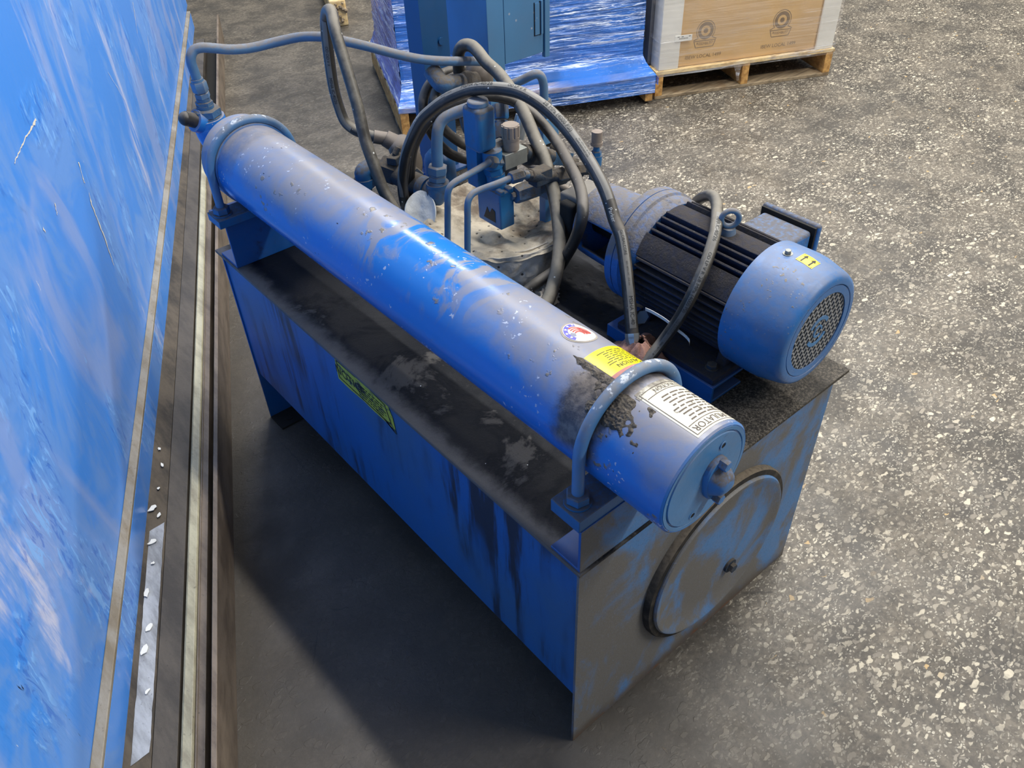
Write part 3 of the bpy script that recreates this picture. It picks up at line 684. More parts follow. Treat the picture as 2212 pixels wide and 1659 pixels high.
m = MB(); bar(m, -2.2, 4.7, [(.146, .0), (.146, .10), (.204, .10), (.204, .0)])
solo('base_strip', m, M['basedirt'], 'dirt-caked brown flat bar nearest the blue machine, with silver tape on it', 'metal strip', bevel=.001)
m = MB(); bar(m, -2.2, 4.7, [(.094, .0), (.094, .101), (.1445, .101), (.1445, .0)])
solo('base_strip', m, M['base'], 'smooth oily brown flat bar between the dirt-caked bar and the pale rail', 'metal strip', bevel=.001)
m = MB()
def tp(u, v):
    s = .02 + u * 1.02 * .62 ; n = .1500 + v * .036 + .002 * noise.noise(V((s * 30, v * 3, 0)))
    return bp(s - .02 * (v - .5), n, .1016)
m.sheet(tp, 40, 3, .0012); solo('tape_strip', m, M['tape'], 'torn strip of silver tape stuck along the brown bar at bottom left', 'tape')
m = MB(); bar(m, -2.2, 3.0, [(.062, .03), (.062, .098), (.066, .102), (.084, .102), (.089, .098), (.089, .03)])
solo('guide_rail', m, M['rail'], 'worn pale metal rail running beside the dark gap on the left', 'rail', bevel=.001)
m = MB(); bar(m, -2.2, 3.0, [(.040, .0), (.040, .096), (.0605, .096), (.0605, .0)]); bar(m, -2.2, 3.0, [(.056, .0), (.056, .099), (.0605, .099), (.0605, .0)])
solo('rail_bracket', m, M['plate'], 'dull grey bar pressed against the pale rail on its plate side', 'metal strip', bevel=.001)
m = MB(); bar(m, -2.2, 4.7, [(.0612, .0), (.0612, .029), (.0935, .029), (.0935, .0)]); bar(m, 3.01, 4.7, [(.007, .0), (.007, .029), (.0611, .029), (.0611, .0)]); bar(m, -2.2, 4.05, [(.0065, .0), (.0065, .03), (.0395, .03), (.0395, .0)]) if False else None
solo('rail_bed', m, M['dark'], 'black bed in the gap under the pale rail', 'rail bed')
m = MB()
k = 24
prof = [(-.003, 0), (-.006, .196), (.006, .196), (.006, 0)]
bar(m, -2.2, 5.0, [(n + .0, z) for n, z in prof])
for q in m.v:                                                     # far end is a little lower
    s = (q - PB).dot(E2)
    if q.z > .1: q.z -= .045 * max(0, s - 1) / 4
m.mi = [0] * len(m.mi)
solo('steel_plate', m, [M['plate']], 'long rusty steel plate standing on edge on the floor beside the rail', 'steel plate', bevel=.0015)

fk = [(.28, .175), (.34, .168), (.44, .18), (.53, .17), (.60, .176), (.69, .165), (.72, .18), (.79, .17), (.88, .165), (.95, .176), (.17, .162)]
for i, (s, n) in enumerate(fk):
    m = MB(); r = random.uniform(.004, .010); P = blob(9, r, .4, 1.5); a = random.uniform(0, 3)
    pts = [bp(s + x * math.cos(a) - y * math.sin(a), n + (x * math.sin(a) + y * math.cos(a)) * .8, .1045 + .002 * random.random()) for x, y in P]
    m.add(pts + [q - Z * .0016 for q in pts], [tuple(range(9)), tuple(range(17, 8, -1))] + [(k, 9 + k, 9 + (k + 1) % 9, (k + 1) % 9) for k in range(9)])
    solo('paint_flake', m, M['white'], 'small torn cream flake lying on the brown bar beside the blue machine', 'paint flake', 'flakes on the brown bar')
m = MB(); a0 = V((1.50, 5.50, 0)); d0 = V((.25, .97, 0)).normalized()
m.cyl(a0 + Z * .012, a0 + d0 * .10 + Z * .012, .012)
m.mat(1).cyl(a0 + d0 * .10 + Z * .012, a0 + d0 * .42 + Z * .012, .012); m.mat(2).cyl(a0 + d0 * .42 + Z * .012, a0 + d0 * .55 + Z * .012, .013)
solo('marker_stick', m, [M['white'], M['rubber'], plain('red_tip', srgb(170, 30, 36), .5)], 'black stick with white end and red tip on floor at far end of blue machine', 'stick')

# ------------------------------------------------------------ oil tank
TW, TL, TH = .754, 1.39, .60
tank = thing('oil_tank', 'blue steel hydraulic oil tank on end-plate legs in the middle of the floor', 'tank', (TW / 2, TL / 2, 0))
m = MB(); m.box((.004, .006, .185), (TW - .004, TL - .006, .594)); build('tank_body', m, M['side'], tank)
m = MB(); m.box((0, 0, 0), (TW, .006, .598)); build('end_panel', m, M['end'], tank, bevel=.001)['label'] = 'dust-covered end panel with the round hatch'
m = MB(); m.box((0, TL - .006, 0), (TW, TL, .598)); build('end_panel', m, M['tank'], tank, bevel=.001)
m = MB()
lidp = lambda u, v: V((-.003 + u * .808, -.004 + v * 1.426, .602))
m.sheet(lidp, 2, 2, .008); build('lid', m, M['lid'], tank, bevel=.0015)['label'] = 'black oily lid with grey dust'
for y in (TL - .08, ):
    for x0, x1 in ((.0, .085), (TW - .085, TW)):
        m = MB(); m.box((x0, y, 0), (x1, TL - .006, .006)); m.cyl((x0 + .04, y + .03, .006), (x0 + .04, y + .03, .009), .012, seg=16); build('foot_plate', m, M['dark'], tank)
HC = V((.410, 0, .309))
m = MB(); m.lathe(HC, -Y, [(0, .222), (.010, .222), (.015, .219), (.016, .207), (.016, .200), (0, .200)], 72); 
build('hatch_gasket', m, M['gasket'], tank)['label'] = 'black rubber gasket around the hatch'
m = MB(); m.lathe(HC, -Y, [(.004, .2065), (.019, .2065), (.0225, .2035), (.0225, .197), (.018, .188), (.0185, .12), (.0195, .0)], 72)
hatch = build('hatch_cover', m, M['hatch'], tank); hatch['label'] = 'round dust-covered hatch cover'
m = MB(); q = HC - Y * .019 + V((.045, 0, -.068)); m.cyl(q, q - Y * .006, .018); m.hexn(q - Y * .006, q - Y * .016, .012); build('hatch_bolt', m, M['fitdark'], hatch)
# trails of caked dust along the hatch rim, welds and lid edge
m = MB()
def grit_strip(pts, wd, h, seed):
    P = smooth_path(pts, 8); n = len(P)
    for i in range(n):
        for k in range(3):
            c = P[i] + V((random.uniform(-1, 1) * wd, random.uniform(-1, 1) * wd, 0)); r = h * random.uniform(.35, 1)
            m.ball(c, r, 6, 4, (1.2, 1.2, .7))
# saddles
for y0, wd, ht, nm in ((0.0, .073, .106, 'front'), (1.290, .095, .133, 'back')):
    sad = MB(); x1 = .36; t = .006
    sad.prism([(0, 0), (wd, 0), (wd, t), (t, t), (t, ht - t), (wd, ht - t), (wd, ht), (0, ht)], (.001, y0, .602), Y, Z, X * x1)
    sad.mi[-1] = 1
    build('saddle_channel', sad, [M['tank'], M['end'] if nm == 'front' else M['tank']], tank, bevel=.001)
    m = MB()
    if nm == 'front': m.box((-.002, .002, .708), (x1 - .03, .070, .7355))
    else: m.box((-.020, 1.267, .735), (x1 - .03, 1.335, .757))
    build('saddle_plate', m, M['valve'], tank, bevel=.0015)
# decal on the long side
sfn = lambda yy, zz: V((.0028, yy, zz))
m = MB()
out = [(.810, .590), (.700, .592), (.590, .586), (.578, .560), (.572, .512), (.590, .524), (.66, .523), (.70, .526), (.76, .522), (.811, .524)]
poly2(m, [(a, b) for a, b in out], sfn)
dec = build('notice_decal', m, M['decal'], tank); dec['label'] = 'worn yellow notice decal with black border'
m = MB(); s2 = lambda yy, zz: V((.0022, yy, zz))
def line2(mb, a, b, wd, fn):
    d = V((b[0] - a[0], b[1] - a[1], 0)); nn = V((-d.y, d.x, 0)).normalized() * wd
    mb.add([fn(a[0] + nn.x, a[1] + nn.y), fn(b[0] + nn.x, b[1] + nn.y), fn(b[0] - nn.x, b[1] - nn.y), fn(a[0] - nn.x, a[1] - nn.y)], [(0, 1, 2, 3)])
for a, b in (((.802, .584), (.72, .585)), ((.802, .584), (.803, .533)), ((.803, .533), (.600, .530)), ((.600, .530), (.588, .536)), ((.588, .536), (.604, .578)), ((.66, .585), (.60, .58))): line2(m, a, b, .0015, s2)
add_text(m, 'NOTICE', lambda a, b: s2(.752 - a, .556 + b), .034)
for k in range(5):
    z = .570 - k * .0075
    y = .715
    while y > .615:
        l = random.uniform(.006, .018); line2(m, (y, z), (y - l, z), .0016, s2); y -= l + .004
build('decal_print', m, M['ink'], dec)

# ------------------------------------------------------------ accumulator
AX0 = V((.139, 0, .832)); AD = V((-.016, 1, .017)).normalized(); AR = .0995
def ac(y): return AX0 + AD * y
AU = Z - AD * AD.z; AU.normalize(); AV = AD.cross(AU).normalized()    # AV points to -x side? fixed below
if AV.x > 0: AV = -AV
def asurf(y, ang, lift=.0006):       # ang measured from the top towards the -x side
    return ac(y) + (AU * math.cos(ang) + AV * math.sin(ang)) * (AR + lift)
acc = thing('accumulator', 'long dusty blue accumulator cylinder lying across the tank lid', 'pressure cylinder', tuple(ac(.65) - Z * AR))
YE = -.118
m = MB(); m.lathe(ac(YE), AD, [(.002, AR - .010), (.0, AR - .003), (.003, AR), (1.36 - YE, AR), (1.36 - YE, 0)], 96)
build('shell', m, M['cyl'], acc)
m = MB(); m.lathe(ac(YE), AD, [(.012, 0), (.006, .0005), (.0, .0865), (-.0012, .0865), (-.0012, 0)], 72)
m = MB(); m.lathe(ac(YE), -AD, [(-.004, 0), (-.004, .0945), (.0005, .0945), (.0005, .0885), (-.003, .0870), (-.003, .0862), (.0015, .0850), (.0015, .0)], 96)
endf = build('end_cap', m, M['cap'], acc)
def ef(a, b, h=0.0): return ac(YE) - AD * (.0016 + h) + V((-1, 0, 0)) * -a + AU * b      # a to the right (+x)
for (a, b) in ((.028, .056), (-.018, -.068)):
    m = MB(); m.lathe(ef(a, b), -AD, [(.0, .0078), (.0012, .0078), (.0012, .005), (.0, .005)], 20, close=True); m.mat(1).lathe(ef(a, b, .0002), -AD, [(0, .005), (.0003, .005), (.0003, 0)], 20)
    build('screw_hole', m, [M['cap'], M['black']], endf)
g = .18
def gr(a, b, h): return ef(.020 + a * math.cos(g) - b * math.sin(g), -.006 + a * math.sin(g) + b * math.cos(g), h)
m = MB(); n = 28
def oval(rx, ry, h, sq=2.4): return [gr(rx * math.copysign(abs(math.cos(2 * PI * k / n)) ** (2 / sq), math.cos(2 * PI * k / n)), ry * math.copysign(abs(math.sin(2 * PI * k / n)) ** (2 / sq), math.sin(2 * PI * k / n)), h) for k in range(n)]
rings = [oval(.027, .046, 0), oval(.027, .046, .006), oval(.025, .043, .009)]
vs = sum(rings, []); fs = []
for r in range(2): fs += [(r * n + k, r * n + (k + 1) % n, (r + 1) * n + (k + 1) % n, (r + 1) * n + k) for k in range(n)]
fs += [tuple(range(n - 1, -1, -1)), tuple(range(2 * n, 3 * n))]; m.add(vs, fs)
guard = build('valve_guard', m, M['guard'], endf); guard['label'] = 'bolted valve guard on the cylinder end'
m = MB(); rings = [oval(.0245, .030, .008, 3), oval(.0215, .0225, .017, 3), oval(.0175, .0165, .025, 3), oval(.012, .011, .029, 2.6)]
vs = sum(rings, []); fs = []
for r in range(3): fs += [(r * n + k, r * n + (k + 1) % n, (r + 1) * n + (k + 1) % n, (r + 1) * n + k) for k in range(n)]
fs += [tuple(range(n - 1, -1, -1)), tuple(range(3 * n, 4 * n))]; m.add(vs, fs)
mb_g = m
for sg in (1, -1):
    c = gr(.006 * sg, sg * .037, .008)
    m.hexn(c, c - AD * .014, .0098); m.cyl(c - AD * .0135, c - AD * .0142, .0045)
build('guard_boss', m, M['guard'], endf)
# far collar and port block
m = MB(); m.lathe(ac(1.29), AD, [(0, AR), (.001, AR + .004), (.080, AR + .004), (.085, AR - .002), (.085, 0)], 80); build('collar', m, M['collar'], acc)
m = MB(); pt0 = V((.083, 1.432, .946))
m.tube([ac(1.36), ac(1.395), V((.098, 1.425, .880)), V((.086, 1.432, .915)), pt0], lambda t: .052 - .012 * t, 28, 5)
m.cyl(V((.085, 1.432, .925)), V((.045, 1.425, .950)), .031, .027, 24); m.ball(V((.086, 1.430, .915)), .043, 24, 12)
port = build('port_elbow', m, M['cyl'], acc); port['label'] = 'blue cast elbow at the far end of the cylinder'
m = MB(); m.cyl(V((.050, 1.426, .947)), V((.022, 1.421, .964)), .0185, .0175, 24); m.ball(V((.024, 1.421, .962)), .0175, 20, 10); build('port_plug', m, M['hose'], port)['label'] = 'black rubber plug'
up = (V(PATHS['tube_accumulator'][0]) - pt0).normalized()
m = MB(); m.cyl(pt0 - up * .004, pt0 + up * .004, .034, seg=28); m.hexn(pt0 + up * .003, pt0 + up * .024, .035); m.cyl(pt0 + up * .02, pt0 + up * .032, .021)
m.hexn(pt0 + up * .028, pt0 + up * .042, .0215); m.cyl(pt0 + up * .04, pt0 + up * .05, .017)
build('reducer_nut', m, M['fit'], port)
port_top = pt0 + up * .088
# lettered stickers on the shell
def afn(y0, ang0): return lambda a, b: asurf(y0 - b, ang0 + a / AR, .0009)   # a = reading direction (towards -x), b = letter-up (towards the near end)
LY0, LY1 = -.108, .014; LA0, LA1 = -1.10, .235
m = MB(); m.grid(lambda u, v: asurf(LY0 + (LY1 - LY0) * v, LA0 + (LA1 - LA0) * u, .0004), 40, 10)
lab = build('instruction_label', m, M['label'] if 'label' in M else whitelabel(), acc); lab['label'] = 'dusty white instruction label'
m = MB(); f0 = lambda a, b: asurf(LY0 - b, (LA0 + LA1) / 2 + a / AR, .0008)
hw = (LA1 - LA0) / 2 * AR
add_text(m, 'ACCUMULATOR', f0, .0165, 0, -.0135, .95)
add_text(m, 'INSTRUCTION', f0, .011, .004, -.107, 1.0); 
for b in (-.0225, -.100, -.114): line2(m, (-hw * .9, b), (hw * .88, b), .0006, f0) if False else m.grid(lambda u, v, b=b: f0(-hw * .9 + 1.8 * hw * u, b + (v - .5) * .0012), 30, 1)
for e in ((-hw + .004, 0), (hw - .004, 0)): m.grid(lambda u, v, e=e: f0(e[0] + (u - .5) * .001, -.004 - .112 * v), 1, 10)
m.grid(lambda u, v: f0(-hw + .004 + (2 * hw - .008) * u, -.004 + (v - .5) * .001), 30, 1)
rows = [-.029, -.036, -.044, -.051, -.058, -.066, -.074, -.082, -.089]
for i, b in enumerate(rows):
    x = -hw * .82
    while x < hw * .6:
        l = random.uniform(.006, .02); m.grid(lambda u, v, x=x, l=l: f0(x + l * u, b + (v - .5) * .0026), 3, 1); x += l + .004
build('label_print', m, M['inkgrey'], lab)
CY0, CY1 = .066, .126; CA0, CA1 = -.86, .185
m = MB(); m.grid(lambda u, v: asurf(CY0 + (CY1 - CY0) * v, CA0 + (CA1 - CA0) * u, .0004), 36, 8)
cau = build('caution_sticker', m, M['yellow'], acc); cau['label'] = 'yellow caution sticker'
m = MB(); f1 = lambda a, b: asurf(CY0 - b, (CA0 + CA1) / 2 + a / AR, .0008); hc = (CA1 - CA0) / 2 * AR
add_text(m, 'CAUTION', f1, .0125, -.002, -.010, 1.05)
for i in range(7):
    b = -.0195 - i * .0050; x = -hc * .72
    while x < hc * .5:
        l = random.uniform(.006, .018); m.grid(lambda u, v, x=x, l=l: f1(x + l * u, b + (v - .5) * .0014), 3, 1); x += l + .003
build('caution_print', m, M['ink'], cau)
m = MB(); m.grid(lambda u, v: asurf(CY0 - .018 + .018 * v, CA0 + .1 + (CA1 - CA0 - .1) * u, .0003), 30, 3)
build('faded_red_strip', m, plain('faded_red_strip', srgb(178, 120, 112), .7, 0, .5, 30), cau)
# round flag sticker
fy, fa, fr = .180, -.255, .028
f2 = lambda a, b: asurf(fy - b, fa + a / AR, .0005)
m = MB(); ring2(m, 0, 0, .0, fr + .0035, f2, 40); fs_ = build('flag_sticker', m, plain('dirty_sticker_rim', srgb(158, 150, 140), .8, 0, .5, 60), acc); fs_['label'] = 'round stars and stripes sticker'
f3 = lambda a, b: asurf(fy - b, fa + a / AR, .0008); f4 = lambda a, b: asurf(fy - b, fa + a / AR, .0011)
m = MB()
m.mat(0); ring2(m, 0, 0, .0, fr, f3, 40)
m.mat(1); ring2(m, 0, 0, .0195, .0268, f4, 30, -2.0, .55)
m.mat(2)
for k in range(4):
    r0 = .0065 + k * .0046; ring2(m, .003, .005, r0, r0 + .0027, f4, 24, -.9 - k * .12, -3.7 + k * .10)
m.mat(3)
for k in range(5):
    a = -1.8 + k * .5; st = [(math.cos(PI / 2 + PI * j / 5) * (.0034 if j % 2 == 0 else .0014), math.sin(PI / 2 + PI * j / 5) * (.0034 if j % 2 == 0 else .0014)) for j in range(10)]
    f5 = lambda x, y: asurf(fy - y, fa + x / AR, .0014)
    cx, cy = math.cos(a) * .0232, math.sin(a) * .0232
    m.add([f5(cx, cy)] + [f5(cx + p[0], cy + p[1]) for p in st], [(0, 1 + j, 1 + (j + 1) % 10) for j in range(10)])
build('flag_print', m, [M['white'], plain('sticker_violet_blue', srgb(88, 84, 190), .5), plain('sticker_red', srgb(214, 82, 70), .5), M['white']], fs_)
# crust of caked grit round the near strap and along the caution sticker
def crust(mb, y0, y1, a0, a1, nu, nv, mask, hmax):
    def fn(u, v):
        y = y0 + (y1 - y0) * v; a = a0 + (a1 - a0) * u; q = V((a * AR, y, .3))
        k = mask(y, a) + .55 * noise.noise(q * 38) + .38 * noise.noise(q * 95) - .10
        f = .5 + .5 * noise.noise(q * 260) + .5 * abs(noise.noise(q * 480))
        return asurf(y, a, max(-.002, min(1, k * 2.2) * hmax * f if k > 0 else -.002))
    mb.grid(fn, nu, nv)
def strapmask(y, a):
    d = y - .036; near = math.exp(-(d / (.045 if d < 0 else .026)) ** 2)
    return 1.05 * near * math.exp(-((a - .62) / .42) ** 2) - .34 - (1.2 if (a < .25 and y < .016) else 0) - (1 if (a < .2 and .064 < y < .128) else 0)
m = MB(); crust(m, -.05, .13, -.35, 1.45, 190, 190, strapmask, .0042)
o = build('caked_grit', m, M['grit'], acc, angle=80); o['label'] = 'crust of caked grey grit'
m = MB(); crust(m, .045, .15, .12, .42, 46, 130, lambda y, a: .75 - abs(a - (.285 - .5 * (y - .06))) * 11 - max(0, y - .128) * 40, .0022)
o = build('caked_grit', m, M['grit'], acc, angle=80); o['label'] = 'ridge of grit along the caution sticker'

# straps
def u_bolt(y, lab, far):
    zt = .7355 + (.0205 if far else 0)
    c = ac(y); R = AR + .0125; r = .0105
    o = thing('u_bolt', lab, 'u-bolt', (c.x, c.y, zt), 'straps over the blue cylinder')
    pts = [c + V((-R, 0, zt - c.z - .004)), c + V((-R, 0, (zt - c.z) * .5))]
    pts += [c + V((-R * math.cos(PI * k / 20), 0, R * math.sin(PI * k / 20))) for k in range(21)]
    pts += [c + V((R, 0, (zt - c.z) * .5)), c + V((R, 0, zt - c.z - .004))]
    m = MB(); m.tube(pts, r, 18, 3); build('rod', m, M['ubolt'], o)
    for sg in (-1, 1):
        q = c + V((R * sg, 0, 0)); q.z = zt
        m = MB(); m.cyl(q + Z * .0005, q + Z * .004, .024, seg=24); m.hexn(q + Z * .004, q + Z * .022, .021, .3); build('nut', m, M['valve'], o)
    return o
u_bolt(.036, 'scuffed blue rod strap over the cylinder beside the yellow caution sticker', 0)
u_bolt(1.30, 'dusty blue rod strap over the cylinder next to the far elbow', 1)

# ------------------------------------------------------------ electric motor, housing and pump
MX, MZ = .64, .782
motor = thing('electric_motor', 'blue finned electric motor with perforated fan cover on the right of the tank', 'motor', (MX, .25, .602))
def mc(y): return V((MX, y, MZ))
m = MB(); m.lathe(mc(.135), Y, [(0, .06), (0, .100), (.255, .100), (.255, .06)], 64)
def fin(ang, w_, r0, r1, y0, y1, mb):
    d = V((math.cos(ang), 0, math.sin(ang))); p = V((-math.sin(ang), 0, math.cos(ang))) * w_ / 2
    a = [mc(y) + d * r + p * sg for y in (y0, y1) for r in (r0, r1) for sg in (-1, 1)]
    mb.hexa([a[0], a[1], a[5], a[4]], [a[2] + Y * .006, a[3] + Y * .006, a[7] - Y * .006, a[6] - Y * .006])
for k in range(46):
    ang = 2 * PI * k / 46 + .04; dg = math.degrees(ang) % 360
    if 262 < dg < 278: continue
    if 76 < dg < 104 or 131 < dg < 158: continue
    fin(ang, .0052, .095, .1250, .140, .388, m)
for a0, a1, r in ((78, 103, .1175), (132, 157, .121)):
    def fn(a, rr, y): a = math.radians(a); return mc(y) + V((math.cos(a), 0, math.sin(a))) * rr
    n = 6; bt = [fn(a0 + (a1 - a0) * k / n, .10, .142) for k in range(n + 1)] + [fn(a1 - (a1 - a0) * k / n, r, .142) for k in range(n + 1)]
    m.prism([(q.x, q.z) for q in bt], (0, .142, 0), X, Z, Y * .246)
build('motor_frame', m, M['motor'], motor, bevel=.0012)['label'] = 'finned frame caked with dark dust'
m = MB(); m.lathe(mc(.385), Y, [(0, .09), (0, .118), (.012, .126), (.030, .126), (.034, .131), (.052, .131), (.052, .128), (.054, .128), (.054, .131), (.072, .131), (.076, .118), (.076, .06)], 72)
build('drive_flange', m, M['bell'], motor)
m = MB()
m.lathe(mc(.14), -Y, [(-.004, .104), (-.004, .132), (.055, .1335), (.075, .132), (.118, .122), (.128, .117), (.132, .110), (.132, .100), (.129, .098), (.129, .096), (.126, .096), (.126, .108), (.116, .118), (.07, .128), (-.002, .128)], 80, close=True)
cover = build('fan_cover', m, M['cover'], motor, angle=50)
# perforated grille: two families of flat bars and a hub
m = MB(); yg = .0122; RG = .0975
def bars(ang, pitch, wd):
    d = V((math.cos(ang), 0, math.sin(ang))); p = V((-math.sin(ang), 0, math.cos(ang)))
    k = -int(RG / pitch)
    while k * pitch < RG:
        o = k * pitch; h = math.sqrt(max(0, RG * RG - o * o))
        if h > .004:
            c = mc(yg) + p * o; a = c - d * h; b = c + d * h
            m.hexa([a - p * wd / 2 + Y * .0008, b - p * wd / 2 + Y * .0008, b + p * wd / 2 + Y * .0008, a + p * wd / 2 + Y * .0008][::-1], [a - p * wd / 2 - Y * .0012, b - p * wd / 2 - Y * .0012, b + p * wd / 2 - Y * .0012, a + p * wd / 2 - Y * .0012][::-1])
        k += 1
bars(math.radians(60), .0118, .0028); bars(math.radians(120), .0118, .0028)
grille = build('grille', m, M['mesh'], cover); grille['label'] = 'perforated grey grille with diamond holes'
m = MB(); m.lathe(mc(yg - .0016), -Y, [(0, .0975), (.0022, .0975), (.0022, .083), (0, .083)], 72, close=True)
build('grille_rim', m, M['cover'], cover)
m = MB()
for r0, r1, a0, a1 in ((.026, .034, .5, 2.6), (.026, .034, 3.7, 5.8), (.010, .014, .0, 5.5)):
    nn = 30; pts = [(math.cos(a0 + (a1 - a0) * k / nn) * r1, math.sin(a0 + (a1 - a0) * k / nn) * r1) for k in range(nn + 1)] + [(math.cos(a1 - (a1 - a0) * k / nn) * r0, math.sin(a1 - (a1 - a0) * k / nn) * r0) for k in range(nn + 1)]
    if r0 == 0: pts = pts[:nn]
    m.prism(pts, mc(yg - .0014), X, Z, -Y * .0014)
build('grille_hub', m, M['cap'], cover)
m = MB(); m.lathe(mc(.06), -Y, [(0, .0), (0, .118), (.002, .118), (.002, 0)], 48); 
for k in range(7):
    a = 2 * PI * k / 7; d = V((math.cos(a), 0, math.sin(a))); p = V((-math.sin(a), 0, math.cos(a)))
    m.hexa([mc(.055) + d * .02 - p * .004, mc(.055) + d * .095 - p * .012, mc(.055) + d * .095 - p * .006, mc(.055) + d * .02 + p * .004], [mc(.03) + d * .02 - p * .004, mc(.03) + d * .095 - p * .012, mc(.03) + d * .095 - p * .006, mc(.03) + d * .02 + p * .004])
build('cooling_fan', m, M['rubber'], motor)
def cov(y, ang, lift=.0006): # fan cover shell
    t = .14 - y; r = .132 + (.0015 * max(0, t) / .055 if t < .055 else .0015 - .0015 * (t - .055) / .02 if t < .075 else -.010 * (t - .075) / .043)
    return mc(y) + V((math.cos(ang), 0, math.sin(ang))) * (r + lift)
m = MB(); q = cov(.105, math.radians(92), -.001); nr = V((math.cos(math.radians(92)), 0, math.sin(math.radians(92))))
m.cyl(q, q + nr * .002, .0095, seg=20); m.hexn(q + nr * .002, q + nr * .009, .0065); build('cover_screw', m, M['grey'], cover)
sa = math.radians(88); sy = .066
cf = lambda a, b: cov(sy - a * .55 + b * .84, sa - (a * .84 + b * .55) / .13, .0008) if False else cov(sy + b, sa - a / .13, .0008)
m = MB(); m.grid(lambda u, v: cov(sy + (v - .5) * .036, sa - (u - .5) * .030 / .13, .0005), 8, 2)
st = build('rotation_sticker', m, M['decalclean'] if False else plain('clean_yellow_sticker', srgb(240, 214, 30), .4, 0, .1), cover); st['label'] = 'yellow sticker with two black arrows'
m = MB(); m2 = lambda a, b: cov(sy - a * .82, sa - b * .98 / .13, .0009)
for cx in (-.010, .011):
    pl = [(cx - .0018, -.0125), (cx + .0018, -.0125), (cx + .0018, .003), (cx - .0018, .003)]; m.add([m2(*p) for p in pl], [(0, 1, 2, 3)])
    m.add([m2(cx - .0058, .003), m2(cx + .0058, .003), m2(cx, .0125)], [(0, 1, 2)])
m.grid(lambda u, v: m2(.0195 - .001 * u, -.015 + .03 * v), 1, 1); m.grid(lambda u, v: m2(-.0195 + .001 * u, -.015 + .03 * v), 1, 1)
build('arrow_print', m, M['ink'], st)
# lifting eye
m = MB(); e0 = V((MX - .002, .245, .899)); m.cyl(e0 - Z * .003, e0 + Z * .012, .017, .013, 24)
ec = e0 + Z * .032; ad = V((.75, -.66, 0)).normalized()
m.lathe(ec, V((-.66, -.75, 0)).normalized(), [(.0056 * math.sin(2 * PI * k / 14), .0172 + .0056 * math.cos(2 * PI * k / 14)) for k in range(14)], 40, close=True)
build('lifting_eye', m, M['tube'], motor)
# terminal box on the far side
m = MB(); m.box((.735, .170, .752), (.832, .292, .856)); tb = build('terminal_box', m, M['tbox'], motor, bevel=.008, seg=3)
m = MB(); m.box((.832, .164, .744), (.838, .300, .864)); build('box_gasket', m, M['dark'], tb)
m = MB(); m.box((.838, .160, .740), (.853, .304, .868)); build('box_lid', m, M['tbox'], tb, bevel=.006, seg=3)
# feet and the rail under them
for x0, x1 in ((.500, .590), (.690, .775)):
    m = MB(); m.box((x0, .13, .645), (x1, .40, .662))
    for yy in (.155, .365): m.hexa([V((x0 + .05 if x0 < .6 else x0, yy - .012, .66)), V((x1 if x0 < .6 else x1 - .05, yy - .012, .66)), V((x1 if x0 < .6 else x1 - .05, yy + .012, .66)), V((x0 + .05 if x0 < .6 else x0, yy + .012, .66))],
                                   [V((MX - .07 if x0 < .6 else MX + .02, yy - .012, .74)), V((MX - .02 if x0 < .6 else MX + .07, yy - .012, .74)), V((MX - .02 if x0 < .6 else MX + .07, yy + .012, .74)), V((MX - .07 if x0 < .6 else MX + .02, yy + .012, .74))])
    ft = build('foot', m, M['motor'], motor, bevel=.003)
    for yy in (.158, .37):
        b = MB(); c = V((x0 + .028 if x0 < .6 else x1 - .028, yy, .662)); b.cyl(c, c + Z * .002, .014, seg=20); b.hexn(c + Z * .002, c + Z * .011, .0115); build('bolt', b, M['fitdark'], ft)
    m = MB(); xs = x0 - .004
    m.prism([(0, 0), (.10, 0), (.10, .006), (.006, .006), (.006, .037), (.10, .037), (.10, .043), (0, .043)] if x0 < .6 else [(0, 0), (.09, 0), (.09, .043), (0, .043), (0, .037), (.084, .037), (.084, .006), (0, .006)],
            (xs, .126, .602), X, Z, Y * .30); build('mounting_rail', m, M['tank'], motor, bevel=.001)
# bell housing with window, and the pump
m = MB(); seg = 64; prof = [(0, .098), (.015, .098), (.03, .092), (.125, .088), (.150, .086), (.150, .05)]
m.lathe(mc(.455), Y, prof, seg)
keep = []
for f, mi in zip(m.f, m.mi):
    c = sum((m.v[i] for i in f), V()) / len(f); a = math.degrees(math.atan2(c.z - MZ, c.x - MX)) % 360
    if len(f) == 4 and 150 < a < 205 and .480 < c.y < .59: continue
    keep.append(f)
m.f = keep; m.mi = [0] * len(keep)
bell = build('bell_housing', m, M['bell'], motor); so = bell.modifiers.new('wall', 'SOLIDIFY'); so.thickness = .008; so.offset = -1
m = MB(); m.lathe(mc(.465), Y, [(0, 0), (0, .03), (.14, .03), (.14, 0)], 24); build('coupling', m, M['black'], motor)
pump = thing('hydraulic_pump', 'dust-grey gear pump behind the motor housing', 'pump', (MX, .67, .70))
m = MB(); m.box((-.048, 0, -.062), (.048, .075, .062), None); m.v = [q + V((MX, .615, MZ - .005)) for q in m.v]
m.cyl((MX, .606, MZ), (MX, .618, MZ), .075, seg=40); build('pump_body', m, M['pump'], pump, bevel=.012, seg=3)
m = MB(); m.box((MX - .072, .626, MZ - .055), (MX - .047, .668, MZ + .05)); build('pump_flange', m, M['dark'], pump, bevel=.008, seg=3)
m = MB(); q = V((MX - .055, .648, MZ + .005)); m.cyl(q, q + V((-.012, 0, 0)), .020, seg=24); build('port_ring', m, M['pump'], pump)

